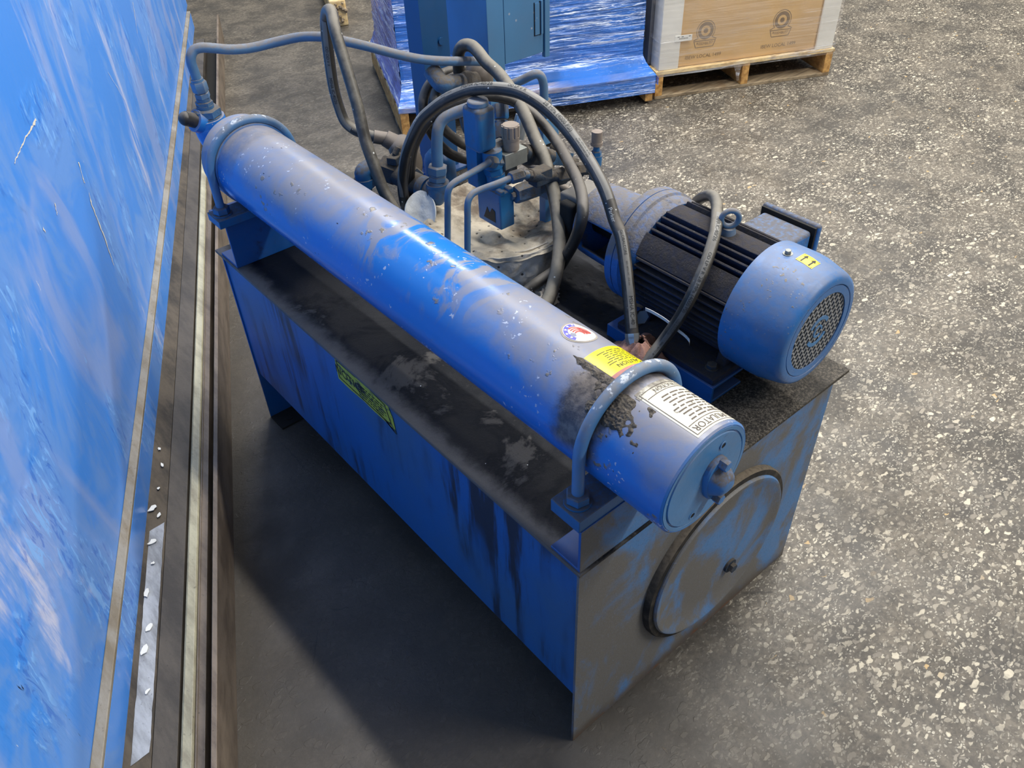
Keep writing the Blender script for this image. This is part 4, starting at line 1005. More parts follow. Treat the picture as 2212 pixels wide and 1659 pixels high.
# ------------------------------------------------------------ oil pads, pail, rags
PC = V((.545, .868, 0)); PR = .178; PZ = .716
pail = thing('catch_pail', 'shallow round pail with perforated absorbent pads on the tank lid under the valves', 'pail', (PC.x, PC.y, .602))
m = MB(); m.lathe(V((PC.x, PC.y, .603)), Z, [(0, 0), (0, .166), (.11, PR - .004), (.11, PR - .008), (.004, .160), (.004, 0)], 64); build('pail_shell', m, M['padside'], pail)
padt = thing('absorbent_pad', 'perforated tan absorbent pad sagging across the top of the pail', 'oil pad', (PC.x, PC.y, .66))
m = MB()
def pt_(u, v):
    a = u * 2 * PI; r = v
    R = (PR + .010) * (1 + .045 * math.sin(3 * a + 1) + .03 * math.sin(7 * a)); x, y = math.cos(a) * R * r, math.sin(a) * R * r
    if .1 < a < 2.2: x *= 1 + .16 * r * math.sin((a - .1) / 2.1 * PI); y *= 1 + .16 * r * math.sin((a - .1) / 2.1 * PI)
    z = PZ - .030 * (1 - r * r) + .012 * noise.noise(V((x * 14, y * 14, 2))) + .005 * noise.noise(V((x * 45, y * 45, 5)))
    z += .012 * max(0, math.sin(a - .3)) * r - (.014 * max(0, (r - .93) / .07))
    return V((PC.x + x, PC.y + y, z))
m.sheet(pt_, 110, 30, .003); build('pad_top', m, M['pad'], padt)
m = MB()
def ps_(u, v):
    a = -2.75 + u * 2.75; R = PR + .011 + .006 * noise.noise(V((u * 9, v * 2, 1))) + .005 * math.sin(u * 23) * v + .004 * noise.noise(V((u * 30, v * 8, 3)))
    z = PZ - .003 - v * (.085 + .02 * noise.noise(V((u * 7, 0, 9))) - (.035 if u > .72 else 0))
    return V((PC.x + math.cos(a) * R, PC.y + math.sin(a) * R, z))
m.sheet(ps_, 110, 16, .0025); sk = build('pad_skirt', m, M['padside'], padt); sk['label'] = 'grey pad edge folded down around the pail'
m = MB()
def pw(u, v):
    a = u * 2 * PI; r = .004 + v; c = V((.402, 1.000, .724)); d = V((.74, -.66, .02)).normalized(); e = V((.30, .34, .88)).normalized()
    return c + d * (math.cos(a) * .040 * r * (1 + .05 * math.sin(3 * a))) + e * (math.sin(a) * .060 * r) + d.cross(e) * (.020 * (math.cos(a) * r) ** 2 + .004 * noise.noise(V((math.cos(a) * r * 2, math.sin(a) * r * 2, 0))))
m.sheet(pw, 40, 10, .003); solo('absorbent_pad', m, M['padwhite'], 'clean white curved pad standing between the cylinder and the black arched hoses', 'oil pad')
m = MB()
def pd(u, v):
    x = .30 + u * .43; y = .38 + v * .36
    z = .6065 + .012 * (.5 + .5 * noise.noise(V((x * 8, y * 8, 3)))) + .034 * max(0, u - .55) * (.4 + v) + .003 * noise.noise(V((x * 40, y * 40, 1)))
    return V((x + .02 * noise.noise(V((y * 9, 1, 0))), y + .02 * noise.noise(V((x * 7, 4, 0))), z))
m.sheet(pd, 60, 50, .0025); solo('absorbent_pad', m, M['paddark'], 'black sheet lying on the tank lid between the pail and the motor', 'oil pad')  # near-black sheet covering this part of the lid
for k, (c, r, s) in enumerate(((V((.487, .628, .622)), .045, 3), (V((.445, .585, .618)), .03, 8))):
    m = MB(); m.grid(lambda u, v: (lambda d: c + d * r * (.55 + .9 * abs(noise.noise(d * 2.6 + V((s, 0, 0)))) + .4 * noise.noise(d * 7)))(V((math.cos(u * 2 * PI) * math.sin(v * PI), math.sin(u * 2 * PI) * math.sin(v * PI), math.cos(v * PI) * .55))), 40, 22)
    for i in range(len(m.v)): m.v[i].z = max(m.v[i].z, .606)
    solo('pad_scrap', m, M['padside'], ('crumpled grey pad scrap on the lid at the foot of the pail', 'smaller crumpled pad scrap beside the cylinder, next to the pail')[k], 'pad scrap')
m = MB(); rc = V((.460, .300, .632))
def rg(u, v):
    a = u * 2 * PI; f = 1 + .26 * math.sin(3 * a + .6) + .14 * math.sin(7 * a + 2); r = .012 + (.058 + .010 * math.sin(5 * a)) * math.sin(v * PI * .62) * f
    return rc + V((math.cos(a) * r, math.sin(a) * r, .055 - .10 * v + .022 * math.sin(4 * a) * v + .010 * noise.noise(V((a * 3, v * 6, 0)))))
m.sheet(rg, 72, 22, .003)
for i in range(len(m.v)): m.v[i].z = max(m.v[i].z, .6115)
solo('shop_rag', m, M['rag'], 'crumpled reddish brown rag wrapped round the end of the arched hose', 'rag')
m = MB(); rc2 = V((.500, .262, .622))
m.grid(lambda u, v: (lambda d: rc2 + V((d.x * .05, d.y * .034, d.z * .022)) * (.8 + .6 * noise.noise(d * 2.2) + .25 * noise.noise(d * 6)))(V((math.cos(u * 2 * PI) * math.sin(v * PI), math.sin(u * 2 * PI) * math.sin(v * PI), math.cos(v * PI)))), 44, 24)
for i in range(len(m.v)): m.v[i].z = max(m.v[i].z, .603)
solo('shop_rag', m, M['rag'], 'flattened reddish rag on the lid under the hose that crosses the motor', 'rag')
m = MB(); T = smooth_path(PATHS['tie'], 6)
vs = []; fs = []
for i, q in enumerate(T):
    vs += [q - Z * .0035, q + Z * .0035, q + Z * .0035 + V((.0012, .0012, 0)), q - Z * .0035 + V((.0012, .0012, 0))]
for i in range(len(T) - 1):
    for k in range(4): fs.append((4 * i + k, 4 * i + (k + 1) % 4, 4 * i + 4 + (k + 1) % 4, 4 * i + 4 + k))
m.add(vs, fs); solo('cable_tie', m, M['white'], 'loose white plastic cable tie looping in front of the motor fins', 'cable tie')
m = MB(); c = PT['tag']; d1, d2 = V((.7, -.6, .1)).normalized(), V((.15, .1, 1)).normalized()
hexp = [(math.cos(2 * PI * k / 6) * .014, math.sin(2 * PI * k / 6) * .017) for k in range(6)]
m.prism(hexp, c, d1, d2, d1.cross(d2) * .0015); solo('metal_tag', m, M['tube'], 'small grey-blue metal tag hanging beside the arched hose end', 'tag')

# ------------------------------------------------------------ hoses
def pathframe(pts, n=8):
    P = smooth_path(pts, n); L = [0]
    for a, b in zip(P, P[1:]): L.append(L[-1] + (b - a).length)
    return P, L
def hose_surf(pts, r, face):
    P, L = pathframe(pts)
    def at(s, w_, lift=.0005):
        s = max(0, min(L[-1] - 1e-6, s)); i = 0
        lo, hi = 0, len(L) - 1
        while hi - lo > 1:
            md = (lo + hi) // 2
            if L[md] <= s: lo = md
            else: hi = md
        i = lo; t = (s - L[i]) / max(1e-9, L[i + 1] - L[i]); p = P[i].lerp(P[i + 1], t)
        T0 = (P[min(i + 1, len(P) - 1)] - P[max(i - 1, 0)]).normalized(); T1 = (P[min(i + 2, len(P) - 1)] - P[i]).normalized()
        tg = T0.lerp(T1, t).normalized()
        nn = face(s / L[-1]); nn = (nn - tg * nn.dot(tg)).normalized(); b = tg.cross(nn)
        a = w_ / r
        return p + (nn * math.cos(a) + b * math.sin(a)) * (r + lift)
    return at, L[-1]
def hose(name, lab, key, r, mat, group=None, stripe=None, prints=(), ends=()):
    pts = PATHS[key]; c = V(pts[0])
    o = thing(name, lab, 'hose', tuple(c), group)
    m = MB(); m.tube(pts, r, 22, 6); hb = build('hose_body', m, mat, o)
    if stripe:
        for (s0, s1, w0, fc) in stripe:
            at, L = hose_surf(pts, r, fc); n = max(8, int((s1 - s0) * L / .008))
            m = MB(); m.grid(lambda u, v: at((s0 + (s1 - s0) * u) * L, (v - .5) * w0, .0004), n, 3); build('layline', m, M['stripe'], hb)['label'] = 'silver-grey layline strip'
    if prints:

        for (s, txt, size, off, mt, fc, flip) in prints:
            at, L = hose_surf(pts, r, fc); mb = MB(); sg = -1 if flip else 1
            add_text(mb, txt, lambda a, b: at(s * L + a * sg, off + b * sg * -1, .0008), size); build('hose_print', mb, M[mt], hb)
    for e in ends:
        e(o)
    return o
fB = lambda s: V((-.25, -.30, 1.0)) if s < .55 else V((-.25 - .5 * (s - .55), -.30 - 1.0 * (s - .55), 1.0 - 1.2 * (s - .55)))
def ferr(o):
    a, b = V(PATHS['hose_arch'][-2]), V(PATHS['hose_arch'][-1]); d = (b - a).normalized()
    m = MB(); m.lathe(b - d * .008, d, [(0, .0155), (.006, .0160), (.012, .0155), (.030, .0085), (.032, 0)], 8); build('ferrule', m, M['chrome'], o)['label'] = 'bright crimped metal ferrule'
hose('hydraulic_hose', 'black hose arching highest over the valves, with a silver layline and lettering', 'hose_arch', .0138, M['hose'], None,
     [(.12, .37, .010, fB), (.37, .77, .0140, fB), (.825, .985, .0140, fB)],
     [(.435, 'MSHA IC-40/26', .0125, .0, 'inkhose', fB, False), (.373, '24 mm (sae)', .006, 0, 'inkhose', fB, False), (.30, 'Parker', .010, 0, 'inksilver', fB, False),
      (.512, 'OD LP V R', .0100, 0, 'inkhose', fB, False), (.600, '28 MPa (4000 PSI)', .0125, 0, 'inkhose', fB, False), (.672, 'FLAME RESISTANT USA', .005, .003, 'inkhose', fB, False), (.672, 'ISO 18752 DC 28 MPa', .005, -.003, 'inkhose', fB, False),
      (.795, 'Parker', .012, .006, 'inksilver', fB, False), (.845, 'GLOBALCORE', .008, .0, 'inkhose', fB, False), (.895, 'ISO 18752-AC  15.8 mm', .005, 0, 'inkhose', fB, False), (.955, 'MSHA IC-40', .0115, 0, 'inkhose', fB, False)], [ferr])
hose('hydraulic_hose', 'black speckled hose in the inner arch, curling down onto the lid at the right', 'hose_inner', .0134, M['hose'])
hose('hydraulic_hose', 'dusty taupe hose rising by the control box and crossing under the arch to the cylinder', 'hose_cross', .0160, M['hosegrey'])
fA = lambda s: V((-.55, -.6, .15)) if s < .42 else V((-.5, -.45, .6))
def ferrA(o):
    m = MB(); a, b, c = PT['sock0'], PT['sock1'], PT['sock2']; d = (V(PATHS['hose_tall'][0]) - V(PATHS['hose_tall'][1])).normalized()
    p = V(PATHS['hose_tall'][1]); m.cyl(p - d * .006, p + d * .046, .0175, seg=20); build('ferrule', m, M['hosedust'], o)
hose('hydraulic_hose', 'grey dusty hose bent in a tall narrow loop left of the valves', 'hose_tall', .0140, M['hosegrey'], None,
     [(.10, .42, .0125, fA)], [(.215, 'MSHA IC-40/26', .0115, 0, 'inkhose', fA, True), (.31, 'OD OO V R', .0105, 0, 'inkhose', fA, True)], [ferrA])
fE = lambda s: V((-.55, -.55, .62))
hose('hydraulic_hose', 'dusty grey hose looping over the motor and running down behind the caution sticker', 'hose_motor', .0122, M['hosegrey'], None,
     [(.42, .97, .0095, fE)], [(.50, 'MSHA IC-40/26', .0105, 0, 'inkhose', fE, False), (.61, 'OD LP V R', .009, 0, 'inkhose', fE, False), (.70, '28 MPa (4000 PSI)', .0105, 0, 'inkhose', fE, False), (.82, 'FLAME RESISTANT USA', .005, .002, 'inkhose', fE, False), (.82, 'ISO 18752-AC DC', .005, -.003, 'inkhose', fE, False), (.92, 'Parker 487TC-8', .006, 0, 'inkhose', fE, False)])
hose('hydraulic_hose', 'black hose curling widest round the foot of the blue post', 'coil_a', .0135, M['hose'])
hose('hydraulic_hose', 'black hose curling inside the widest coil by the blue post', 'coil_b', .0135, M['hose'])
hose('hydraulic_hose', 'short black hose hanging straight behind the upper solenoid', 'coil_c', .012, M['hose'])

# ------------------------------------------------------------ valves, fittings and rigid tubes
def fitting(mb, a, b, r, kind='hex'):
    (mb.hexn if kind == 'hex' else mb.cyl)(a, b, r); return mb
vs_ = thing('solenoid_valve', 'upright blue solenoid valve with two coil boxes standing over the pads', 'valve', (.50, .82, .74))
lean = lambda z: V((.506 - (z - .78) * .13, .825 + (z - .78) * .05, z))
m = MB(); c = V((.506, .825, 0)); m.box((.484, .780, .738), (.528, .868, .834)); lowc = build('coil_box', m, M['valve'], vs_, bevel=.004, seg=3)
m = MB(); p = V((.4836, .800, .752)); m.prism([(0, 0), (.045, 0), (.030, .032), (.022, .018), (.012, .034), (0, .030)], p, Y, Z, -X * .0006); build('coil_plate', m, M['ink'], lowc)
m = MB(); m.box((.486, .779, .826), (.500, .800, .840)); m.box((.510, .779, .826), (.526, .800, .840)); build('coil_latch', m, M['valve'], lowc, bevel=.003)
m = MB(); m.box((.452, .806, .934), (.505, .866, 1.036)); upc = build('coil_box', m, M['valve'], vs_, bevel=.010, seg=3)
m = MB(); m.cyl((.478, .836, 1.034), (.478, .836, 1.048), .024, seg=28); build('coil_cap', m, M['tube'], vs_, bevel=.003)
m = MB(); m.cyl((.508, .818, .830), (.503, .818, .872), .023, seg=28); m.hexn((.503, .818, .868), (.500, .820, .890), .025); m.box((.462, .832, .838), (.498, .872, .938)); m.cyl((.498, .818, .888), (.497, .819, .930), .024, seg=28)
build('valve_body', m, M['valve'], vs_, bevel=.001)
nv = thing('needle_valve', 'square grey needle valve block with a ribbed taupe knob on top', 'valve', tuple(PT['knob0'] - Z * .03))
kb = PT['knob0']
m = MB(); m.box((kb.x - .032, kb.y - .016, kb.z - .043), (kb.x + .036, kb.y + .016, kb.z - .006)); build('valve_block', m, M['grey'], nv, bevel=.001)
m = MB(); m.cyl(kb - Z * .008, kb - Z * .001, .017, seg=28); m.cyl(kb - Z * .002, kb + Z * .022, .0195, seg=32); m.cyl(kb + Z * .021, kb + Z * .028, .0205, .021, 32)
nrm_ = 40; vs = []; 
prof = [(math.cos(2 * PI * k / nrm_) * (.0215 if k % 4 else .0188), math.sin(2 * PI * k / nrm_) * (.0215 if k % 4 else .0188)) for k in range(nrm_)]
m.prism(prof, kb + Z * .026, X, Y, Z * .028); m.cyl(kb + Z * .052, kb + Z * .056, .020, .0185, 32); build('knob', m, M['knob'], nv)['label'] = 'ribbed taupe knob'
tl1 = V(PATHS['tube_left'][-1]); bl = V((kb.x - .032, kb.y, kb.z - .026))
m = MB(); d = (bl - tl1); L = d.length; d.normalize()
m.hexn(tl1 - d * .004, tl1 + d * L * .42, .0155); m.cyl(tl1 + d * L * .40, tl1 + d * L * .56, .011); m.hexn(tl1 + d * L * .52, tl1 + d * L * .86, .0150); m.cyl(tl1 + d * L * .8, bl + d * .004, .012); build('tube_nut', m, M['fit'], nv)
m = MB(); a, b = PT['smallnut0'], PT['smallnut1']; m.hexn(a, b, .013); m.cyl(b, V((kb.x - .02, kb.y + .01, kb.z - .02)), .010); build('side_nut', m, M['fit'], nv)
m = MB(); m.tube(PATHS['tube_left'], .0076, 16, 6); solo('steel_tube', m, M['tube'], 'thin blue steel tube rising behind the cylinder to the knobbed needle valve', 'pipe')
m = MB(); m.tube(PATHS['tube_right'], .0076, 16, 6); solo('steel_tube', m, M['tube'], 'thin blue steel tube rising in front of the pad, right of its twin', 'pipe')

# second valve on its own post
cv = thing('cartridge_valve', 'blue hexagonal cartridge valve on a square post at the right of the pads', 'valve', (PT['postB'].x, .79, .603))
pz = PT['postT']; m = MB(); m.box((pz.x - .011, .778, .603), (pz.x + .011, .800, pz.z + .03)); build('post', m, M['valve'], cv)
m = MB(); m.box((pz.x - .016, .765, pz.z - .004), (pz.x - .006, .815, pz.z + .062)); build('bracket', m, M['fit'], cv, bevel=.001)
a, b = PT['hexA'], PT['hexB']; d = (b - a).normalized()
m = MB(); m.hexn(a, b + d * .004, .0235, .3); m.hexn(a - d * .012, a + d * .002, .009); build('cartridge', m, M['fit'], cv)
a, b = PT['nutR0'], PT['nutR1']; d = (b - a).normalized(); e = PT['fitR']
m = MB(); m.hexn(a - d * .004, b, .0145); m.cyl(b, b.lerp(e, .35), .010); build('tube_nut', m, M['fit'], cv)
m = MB(); m.hexn(b.lerp(e, .25), b.lerp(e, .6), .0135); m.tube([b.lerp(e, .4), e, PT['fitR2'], PT['fitR3']], .0155, 16, 5); m.hexn(PT['fitR2'] - X * .005, PT['fitR3'] - X * .014, .021); m.hexn(PT['fitR3'] - X * .016, PT['fitR3'] + X * .012, .0175)
m.box(tuple(e - V((.02, .014, .02))), tuple(e + V((.03, .018, .016)))); build('tee_fitting', m, M['fitdark'], cv, bevel=.002)
bk = thing('check_valve', 'grimy check valve body bolted behind the needle valve, at the right', 'valve', tuple(PT['rightblk1'] - Z * .03))
a, b, c = PT['rightblk0'], PT['rightblk1'], PT['rightblk2']
m = MB(); m.cyl(kb + V((.036, .004, -.022)), a, .017, seg=24); m.ball(a, .026, 18, 10); m.hexn(a, a.lerp(b, .35), .024); m.cyl(a.lerp(b, .3), a.lerp(b, .75), .018); build('inlet_fitting', m, M['fitdark'], bk)
m = MB(); R = Matrix.Rotation(-.1, 3, 'Z') @ Matrix.Rotation(.35, 3, 'Y'); m.box((-.036, -.018, -.018), (.036, .018, .018), R, b); build('valve_block', m, M['fit'], bk, bevel=.002)
m = MB(); m.cyl(b.lerp(c, .5), c, .016); m.hexn(c - X * .004, c + V((.014, 0, -.006)), .018); m.ball(b + V((-.01, 0, .026)), .014, 14, 8); build('outlet_fitting', m, M['fitdark'], bk)
adj = thing('relief_valve', 'slim upright relief valve with a square dusty cap beside the motor housing', 'valve', tuple(PT['adj5'] - Z * .02))
A = [PT['adj%d' % k] for k in range(6)]; u_ = (A[0] - A[3]).normalized()
m = MB(); m.cyl(A[1] - u_ * .002, A[0] + u_ * .002, .0135, seg=20); m.cyl(A[1] - u_ * .006, A[1] + u_ * .002, .0152, seg=20); build('cap', m, M['knob'], adj)['label'] = 'dusty taupe cap'
m = MB(); m.cyl(A[2], A[1], .008); m.hexn(A[2] - u_ * .010, A[2] + u_ * .006, .0135); m.cyl(A[3], A[2] - u_ * .006, .0155, seg=24); build('adjuster', m, M['valve'], adj)
m = MB(); m.cyl(A[4], A[3], .0155, .0145, 20); m.hexn(A[4] - u_ * .014, A[4] + u_ * .002, .0175); m.cyl(A[5], A[4], .012); m.hexn(A[5] - u_ * .002, A[5] + u_ * .016, .0165); m.cyl(A[5] - u_ * .03, A[5], .019); build('body', m, M['fit'], adj)
m = MB(); m.cyl(A[3] - u_ * .012 + V((-.045, .01, .01)), A[3] - u_ * .012, .014); m.hexn(A[3] - u_ * .012 + V((-.058, .012, .012)), A[3] - u_ * .012 + V((-.036, .008, .008)), .0185); build('side_port', m, M['fitdark'], adj)
m = MB(); m.tube(PATHS['tube_pump'], .0118, 18, 6); solo('steel_tube', m, M['hosedust'], 'dusty tube slanting from behind the needle valve down to the pump', 'pipe')

# pipe run at the left with the elbow
pr_ = thing('pipe_run', 'grimy black run of pipe fittings between the tall hose loop and the blue elbow', 'pipe fitting', (.42, 1.13, .62))
tL, tLb = PT['teeL'], PT['teeLb']
m = MB(); m.tube([tLb - Z * .09, tLb, tL - Z * .02, tL + Z * .004, V(PT['run0']) - Z * .012, PT['run0'].lerp(PT['run1'], .4) - Z * .006], .0225, 22, 5); m.cyl(tL - Z * .035, tL - Z * .012, .027, seg=24); build('street_elbow', m, M['valve'], pr_)
r1, r2, r3 = PT['run1'], PT['run2'], PT['run3']; e = PT['elb']
m = MB(); m.cyl(PT['run0'] - Z * .006, r2, .022, seg=22); m.hexn(r1.lerp(PT['run0'], .55), r1.lerp(r2, .2), .036, .4); m.cyl(r1, r3 + V((0, .0, -.01)), .028, seg=24); m.hexn(r2.lerp(r1, .3), r2.lerp(r3, .4), .034, .2); build('pipe_union', m, M['fitdark'], pr_)
m = MB(); m.cyl(r2.lerp(r3, .3) - Z * .012, e, .027, seg=24); m.cyl(r3 - Z * .012, r3.lerp(e, .45) - Z * .006, .031, seg=24); m.tube([r3 - Z * .01, e.lerp(r3, .35) - Z * .006, e + V((0, -.002, -.006)), e + V((.002, -.002, .012)), PT['elbT']], .0255, 24, 5); m.cyl(PT['elbT'] - Z * .016, PT['elbT'] + Z * .002, .0295, seg=28)
build('elbow', m, M['valve'], pr_)['label'] = 'clean blue pipe elbow'
t0 = V(PATHS['tube_elbow'][0]); el = PT['elbT']; u_ = (t0 - el).normalized(); L = (t0 - el).length
m = MB(); m.cyl(el, el + u_ * L * .25, .019, seg=20); m.hexn(el + u_ * L * .12, el + u_ * L * .45, .0235, .3); m.cyl(el + u_ * L * .4, el + u_ * L * .55, .0195, seg=20); m.hexn(el + u_ * L * .52, el + u_ * L * 1.02, .0255, .3); build('tube_nut', m, M['tube'], pr_)
s0, s1, s2 = PT['sock0'], PT['sock1'], PT['sock2']
m = MB(); m.cyl(s0 + (s0 - s1) * .1, s1, .0215, .026, 22); m.ball(s1, .033, 24, 12, (1.15, 1, 1)); m.tube([s1, s2, s2 - Z * .03 + V((-.02, -.01, 0)), r1 + Z * .01], .028, 22, 5); build('hose_elbow', m, M['hosedust'], pr_)['label'] = 'dust-caked hose elbow'
m = MB(); c = r1 + V((.004, -.01, .04)); m.box((-.02, -.014, -.010), (.02, .014, .010), Matrix.Rotation(.5, 3, 'Z'), c); m.cyl(c + Z * .01, c + V((.014, 0, .028)), .008); build('clamp', m, M['fitdark'], pr_, bevel=.002)
m = MB(); m.cyl((.36, 1.06, .605), (.385, 1.03, .72), .034, seg=24); solo('pipe_sleeve', m, M['padwhite'], 'short white sleeve behind the cylinder at the foot of the arched hose', 'sleeve')
m = MB(); m.tube(PATHS['tube_elbow'], .0142, 20, 6); m.cyl(V(PATHS['tube_elbow'][-1]), V((.565, .955, .985)), .0142); solo('steel_tube', m, M['tube'], 'thick blue tube bending from the clean elbow up under the arched hoses', 'pipe')
m = MB(); m.tube(PATHS['tube_accumulator'], .0116, 20, 6)
at_ = thing('steel_tube', 'long blue steel tube bending from the accumulator elbow across to the post', 'pipe', tuple(PATHS['tube_accumulator'][0]))
build('tube', m, M['tube'], at_)
m = MB(); p0 = V(PATHS['tube_accumulator'][0]); d = (V(PATHS['tube_accumulator'][1]) - p0).normalized()
m.hexn(p0 - d * .018, p0 - d * .004, .0185, .5); m.hexn(p0 - d * .003, p0 + d * .024, .0195, .2); m.cyl(p0 + d * .022, p0 + d * .030, .0150); build('tube_nut', m, M['tube'], at_)
m = MB(); m.tube(PATHS['tube_far'], .0118, 18, 6); a, b = PT['farnut0'], PT['farnut1']
tf = thing('steel_tube', 'short grey-blue tube hooked over to the valve block below the control box', 'pipe', tuple(PT['farblk'] - Z * .05)); build('tube', m, M['tube'], tf)
m = MB(); m.hexn(b, a, .0205); m.cyl(b - Z * .012, b, .016, seg=20); build('tube_nut', m, M['fit'], tf)
m = MB(); c = PT['farblk']; m.box(tuple(c + V((-.03, -.02, -.04))), tuple(c + V((.03, .03, .032)))); vbk = build('valve_block', m, M['stand'], tf, bevel=.002)
m = MB(); m.box(tuple(c + V((-.028, -.012, -.16))), tuple(c + V((.02, .03, -.041)))); build('block_foot', m, M['dark'], tf)
mn = thing('pressure_fitting', 'upright blue stack of hexagon fittings behind the taupe knob', 'pipe fitting', tuple(PT['midnut2'] - Z * .1))
a, b, c = PT['midnut0'], PT['midnut1'], PT['midnut2']
m = MB(); m.hexn(b.lerp(a, .25), a, .0215); m.hexn(b.lerp(a, -.15), b.lerp(a, .18), .0200); m.cyl(c, b, .021, seg=24); build('hex_nuts', m, M['valve'], mn)
m = MB(); m.cyl(c - Z * .02, c + Z * .004, .026, seg=24); m.box(tuple(c + V((-.03, -.02, -.12))), tuple(c + V((.03, .03, -.02)))); build('base_block', m, M['fitdark'], mn)
m = MB(); q = PT['midnut1'] + V((.040, -.03, -.006)); m.cyl(q - V((.012, 0, .03)), q + V((.010, 0, .022)), .020, seg=22); m.ball(q + V((.012, 0, .026)), .008, 12, 6); solo('gauge_snubber', m, M['chrome'], 'short bright steel cylinder behind the taupe knob', 'fitting')
# filter
m = MB(); b, mm, t = PT['filB'], PT['filM'], PT['filT']
fo = thing('oil_filter', 'upright dark blue filter can on the lid behind the left elbow', 'filter', (mm.x, mm.y, .603))
m.lathe((mm.x, mm.y, .620), Z, [(0, .046), (.072, .046), (.086, .042), (.100, .030), (.100, 0)], 40); build('can', m, M['darkstand'], fo)
m = MB(); m.lathe((mm.x, mm.y, .603), Z, [(0, .052), (.020, .052), (.024, .047), (.024, 0)], 40); build('base_ring', m, M['dark'], fo)
el0 = thing('pipe_elbow', 'dust-topped blue street elbow lying under the tube beside the post', 'pipe fitting', tuple(PT['elbowtop1'] - Z * .02))
m = MB(); a, b = PT['elbowtop1'], PT['elbowtop0']; m.tube([a + V((-.01, .04, .03)), a + V((-.008, .01, .006)), a, a.lerp(b, .5), b], .0235, 22, 5); m.ball(a, .0235, 18, 10); build('elbow', m, M['fit'], el0)
m = MB(); m.ball(b, .030, 20, 10); m.cyl(b, b + (b - a) * .35, .026, seg=22); build('union', m, M['fitdark'], el0)
m = MB(); q = PT['blob']; m.ball(q, .042, 26, 14, (.9, 1, 1.25)); solo('hose_clamp_boot', m, M['hosedust'], 'rounded dusty rubber boot beside the post, under the control box', 'rubber boot')

# ------------------------------------------------------------ post and control box
PX, PY = .690, 1.372
ps0 = thing('control_post', 'dark blue channel post standing on the back of the tank lid', 'post', (PX + .045, PY, .603))
m = MB(); m.prism([(0, 0), (.05, 0), (.05, .006), (.006, .006), (.006, .07), (0, .07)], (PX, PY - .02, .603), X, Y, Z * .95); m.box((PX + .05, PY - .016, .603), (PX + .094, PY - .010, 1.55)); build('channel', m, M['darkstand'], ps0)
m = MB(); m.box((PX - .02, PY - .04, .603), (PX + .115, PY + .07, .611)); build('base_plate', m, M['tank'], ps0)
m = MB(); q = V((PX + .066, PY - .016, .99)); m.cyl(q, q - Y * .005, .010, seg=16); build('bolt', m, M['darkstand'], ps0)
bx = thing('control_box', 'blue sheet-metal control box with a flush door latch beside the post', 'electrical box', (1.0, 1.45, .885))
m = MB(); m.box((.888, 1.318, .884), (1.110, 1.60, 1.50)); build('case', m, M['stand'], bx, bevel=.003)
m = MB(); m.box((.884, 1.306, .800), (.9445, 1.317, 1.50)); build('door_frame', m, M['stand'], bx, bevel=.001)
m = MB(); m.box((.948, 1.3085, .888), (1.098, 1.317, 1.50)); dr = build('door', m, M['stand'], bx, bevel=.001)
m = MB(); m.box((1.064, 1.3055, .945), (1.082, 1.3088, 1.034)); m.mat(1).box((1.0615, 1.3072, .9425), (1.0645, 1.3090, 1.0365)); m.box((1.0645, 1.3072, .9425), (1.082, 1.3090, .9452)); m.box((1.082, 1.3060, .9425), (1.0855, 1.3090, 1.0365)); m.mat(0).box((1.0855, 1.302, .945), (1.093, 1.3088, 1.038)); build('latch', m, [M['stand'], M['black']], dr)
m = MB(); m.mat(0).box((1.1005, 1.303, .872), (1.120, 1.317, 1.50)); build('side_flange', m, M['stand'], bx, bevel=.001)
m = MB(); m.box((.93, 1.33, .70), (.958, 1.36, .884)); solo('conduit', m, M['rubber'], 'short black conduit dropping from the bottom of the control box', 'conduit')
m = MB(); m.box((.884, 1.306, .62), (.915, 1.317, .80)); m.box((.80, 1.306, .603), (.915, 1.34, .62)); solo('box_bracket', m, M['stand'], 'narrow blue bracket carrying the control box down to the lid', 'bracket')

# ------------------------------------------------------------ pallets and loads
F0 = V((1.490, 2.812, 0))
def gp(a, b, z, o=F0): return o + E1 * a + E2 * b + Z * z
def gbox(mb, a0, a1, b0, b1, z0, z1, o=F0):
    return mb.hexa([gp(a0, b0, z0, o), gp(a1, b0, z0, o), gp(a1, b1, z0, o), gp(a0, b1, z0, o)], [gp(a0, b0, z1, o), gp(a1, b0, z1, o), gp(a1, b1, z1, o), gp(a0, b1, z1, o)])
def pallet(lab, o, W_, D_, h=.145, btm=.0):
    t = thing('pallet', lab, 'pallet', tuple(gp(W_ / 2, D_ / 2, 0, o)))
    sw = .042
    for k in range(3):
        a = (W_ - sw) * k / 2; m = MB(); gbox(m, a, a + sw, 0, D_, .018, h - .020, o); build('stringer', m, M['woody'], t, bevel=.002)
    n = 7
    for k in range(n):
        b = (D_ - .10) * k / (n - 1); m = MB(); gbox(m, -.004, W_ + .004, b - .002, b + .10, h - .020, h, o); build('deck_board', m, M['woodx'], t, bevel=.002)
    for b in (btm, D_ / 2 - .05, D_ - .10):
        m = MB(); gbox(m, 0, W_, b, b + .10, 0, .018, o); build('bottom_board', m, M['woodold'], t, bevel=.002)
    return t
pallet('wooden pallet on the left under the blue stretch-wrapped cartons', F0, 1.352, 1.10, .15, .15)
F1 = gp(1.385, .045, 0)
pallet('clean pine pallet on the right under the brown carton', F1, 1.055, 1.2, .15, .0)

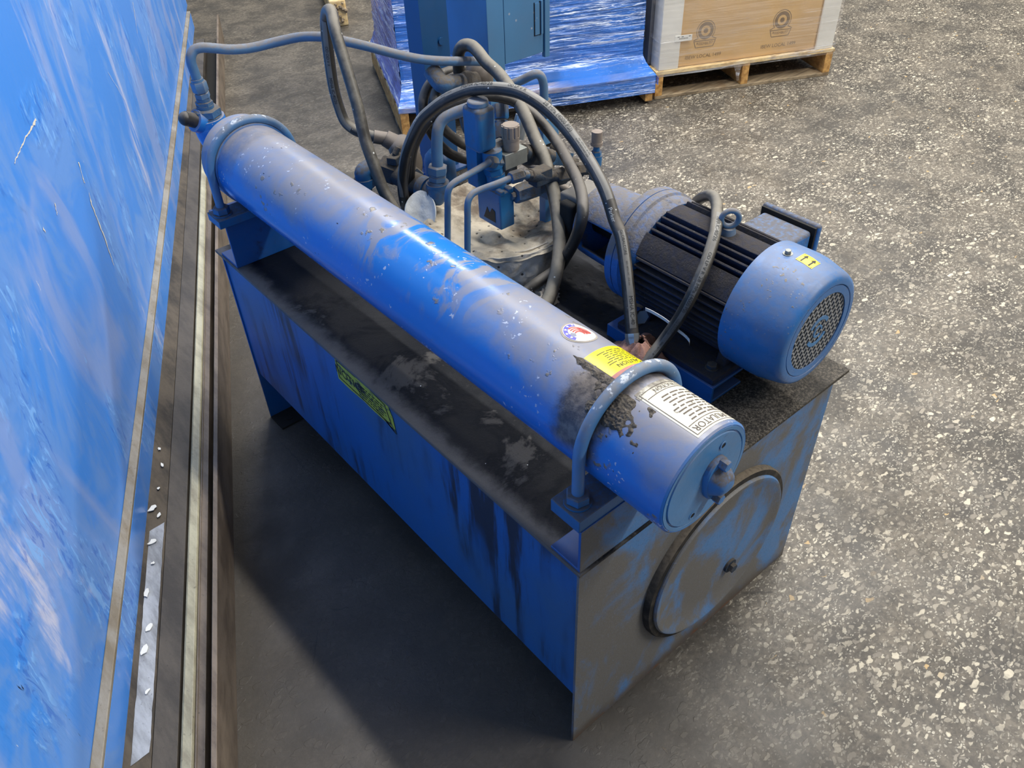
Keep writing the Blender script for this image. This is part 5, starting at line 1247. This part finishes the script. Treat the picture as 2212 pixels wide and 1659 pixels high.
def face_fn(o, a0, b, z0, du, out=.0007):     # writing on a front face: u to the right, v up
    return lambda u, v: gp(a0 + u, b - out, z0 + v, o)
cw = 1.258 / 3; ch = .205
for lz in range(3):
    for ka in range(3):
        for kb_ in range(2):
            a0 = .05 + ka * cw; b0 = .112 + kb_ * .48; z0 = .152 + lz * ch
            t = thing('carton', 'blue-grey carton stacked under stretch film on the left pallet', 'carton', tuple(gp(a0 + cw / 2, b0 + .24, z0)), 'cartons under the blue film')
            m = MB(); gbox(m, a0 + .001, a0 + cw - .001, b0 + .001, b0 + .478, z0 + .001, z0 + ch - .001); bo = build('carton_body', m, M['cartonblue'], t, bevel=.004)
            if kb_ == 0:
                m = MB(); fn = face_fn(F0, a0, b0, z0, 1)
                if ka == 2: add_text(m, ('B4B', 'COOLER', 'P4', )[lz], fn, (.045, .03, .03)[lz], .355, (.048, .06, .07)[lz])
                if ka == 1: add_text(m, ('POWER', 'COOLER', 'POWER')[lz], fn, .036, .2, .05)
                if ka == 0: add_text(m, ('POWER', 'OMAX', 'COOLER')[lz], fn, .038, .15, (.06, .075, .04)[lz])
                build('carton_print', m, M['cartonprint'], bo)
fm = thing('stretch_film', 'blue-tinted stretch film wrapped round the left pallet load', 'film', tuple(gp(.67, .6, .10)))
def wrink(a, z, k): return .006 * noise.noise(V((a * 3, z * 26 + a * 3.0, k))) + .004 * noise.noise(V((a * 7, z * 60 + a * 6, k + 5)))
def flare(z): return ((.25 - z) / .09) ** 2.0 if z < .25 else 0
m = MB()
def ff(u, v):
    z0 = .138 - .074 * min(1, u * 1.6); z = z0 + v * (.797 - z0); f = flare(max(z, .16)); a0 = .036 - .044 * f; a1 = 1.320 + .038 * f
    a = a0 + (a1 - a0) * u; return gp(a, .100 - .112 * f - abs(wrink(a, z, 1)) * (1 - .7 * f), z)
m.sheet(ff, 150, 110, .0006); build('front_film', m, M['film'], fm)
m = MB()
def fl_(u, v):
    z = .151 + v * .648; f = flare(max(z, .16)); b0 = .100 - .105 * f; b = b0 + u * (1.05 - b0); return gp(.036 - .036 * f - abs(wrink(b, z, 3)), b, z)
m.sheet(fl_, 90, 90, .0006); build('side_film', m, M['filmside'], fm)
m = MB()
def fr_(u, v):
    z = .11 + v * .69; f = flare(max(z, .15)); b0 = .100 - .105 * f; b = b0 + u * (1.05 - b0); return gp(1.320 + .036 * f + abs(wrink(b, z, 7)), b, z)
m.sheet(fr_, 60, 90, .0006); build('side_film', m, M['film'], fm)
# right load
cb = thing('carton', 'large plain brown carton on the right pallet, printed with two round seals', 'carton', tuple(gp(.53, .5, .15, F1)))
m = MB(); gbox(m, .030, 1.026, .022, 1.15, .152, .95, F1); bo = build('carton_body', m, M['card'], cb, bevel=.003)
def seal(cx, cz):
    m = MB(); fn = lambda u, v: gp(cx + u, .022 - .0008, cz + v, F1)
    ring2(m, 0, 0, .050, .0535, fn, 40, -.75, PI + .75); ring2(m, 0, 0, .027, .044, fn, 40); ring2(m, 0, 0, .0, .013, fn, 20)
    rb = [(-.062, -.050), (.062, -.050), (.050, -.083), (-.050, -.083)]
    for a, b in zip(rb, rb[1:] + rb[:1]): line2(m, a, b, .0018, fn)
    line2(m, (-.040, -.034), (-.066, -.046), .0018, fn); line2(m, (.040, -.034), (.066, -.046), .0018, fn)
    add_text(m, 'ASSEMBLED', lambda u, v: fn(u, v - .066 - .0 + .06 * (u / .06) ** 2 * .12), .0185, 0, 0)
    add_text(m, 'IBEW LOCAL 1499', fn, .026, .0, -.130)
    build('union_seal', m, M['cardprint'], bo)
seal(.270, .325); seal(.712, .330)
for (a0, b0, lab) in ((.012, .006, 'white corner board at the near left edge of the brown carton'), (.940, .006, 'white corner board at the right edge of the brown carton')):
    m = MB()
    if a0 < .5:
        gbox(m, a0, a0 + .112, b0, b0 + .010, .151, .95, F1); gbox(m, a0, a0 + .010, b0 + .010, b0 + .105, .151, .95, F1)
    else:
        gbox(m, a0, a0 + .104, b0, b0 + .010, .151, .95, F1); gbox(m, a0 + .094, a0 + .104, b0 + .010, b0 + .105, .151, .95, F1)
    solo('corner_board', m, M['corner'], lab, 'corner board', 'corner boards on the brown carton', bevel=.002)
m = MB(); gbox(m, .090, .185, .0022, .0055, .292, .322, F1); tg_ = thing('shipping_label', 'small white printed label stuck across the left corner board', 'label', tuple(gp(.137, .004, .292, F1))); build('paper', m, M['white'], tg_)
m = MB(); fn = lambda u, v: gp(.137 + u, .0018, .307 + v, F1)
for k in range(16): m.add([fn(-.025 + k * .0032, -.004), fn(-.0235 + k * .0032, -.004), fn(-.0235 + k * .0032, .003), fn(-.025 + k * .0032, .003)], [(0, 1, 2, 3)])
for x in (-.035, -.012, .028): m.add([fn(x, .007), fn(x + .012, .007), fn(x + .012, .010), fn(x, .010)], [(0, 1, 2, 3)])
build('bars', m, M['ink'], tg_)
ft = thing('stretch_film', 'clear stretch film round the foot of the brown carton', 'film', tuple(gp(.53, .5, .14, F1)))
m = MB(); m.sheet(lambda u, v: gp(.004 + 1.05 * u, -.002 - abs(wrink(u * .6, v * .3, 11)) * .8, .120 + v * .80, F1) , 110, 80, .0005); build('front_film', m, M['filmclear'], ft)
m = MB(); m.sheet(lambda u, v: gp(.004 - abs(wrink(u * .6, v * .5, 13)), .0 + u * 1.12, .135 + v * .78, F1), 60, 70, .0005); build('side_film', m, M['filmclear'], ft)
m = MB()
def tail(u, v): return gp(.47 + .05 * (u - .5) * (1 - .75 * v) + .012 * v, -.008 - .006 * math.sin(u * 9 + v * 4), .132 - .085 * v, F1)
m.sheet(tail, 14, 14, .0006); build('film_tail', m, M['filmclear'], ft)
m = MB(); gbox(m, .045, 1.01, 1.0, 1.02, .152, .16, F1)
# dark goods seen between the loads on the right pallet
m = MB(); gbox(m, -.002, .022, .125, 1.10, .152, .93, F1); solo('goods_panel', m, plain('dark_grey_panel', srgb(118, 122, 132), .4, 0, .4, 6), 'dark grey panel along the left side of the brown carton, behind its corner board', 'panel')
# broken pallet board far behind
bb = thing('broken_board', 'splintered pale pallet board end at top, left of the blue wrapped cartons', 'board', (2.17, 4.62, 0))
c0 = V((2.17, 4.62, 0)) + E1 * .05; bd = E2
m = MB(); R = Matrix((( E1.x, E2.x, 0), (E1.y, E2.y, 0), (0, 0, 1)))
m.box((-.06, 0, .0), (.05, 1.0, .17), R, c0); build('stringer', m, M['woodx'], bb, bevel=.012, seg=3)
m = MB()
for k in range(26): 
    q = c0 + R @ V((random.uniform(-.055, .045), -.004, random.uniform(.02, .16))); m.ball(q, random.uniform(.006, .014), 6, 4, (1, 1.4, 1))
build('splinters', m, M['woodold'], bb)['kind'] = 'stuff'
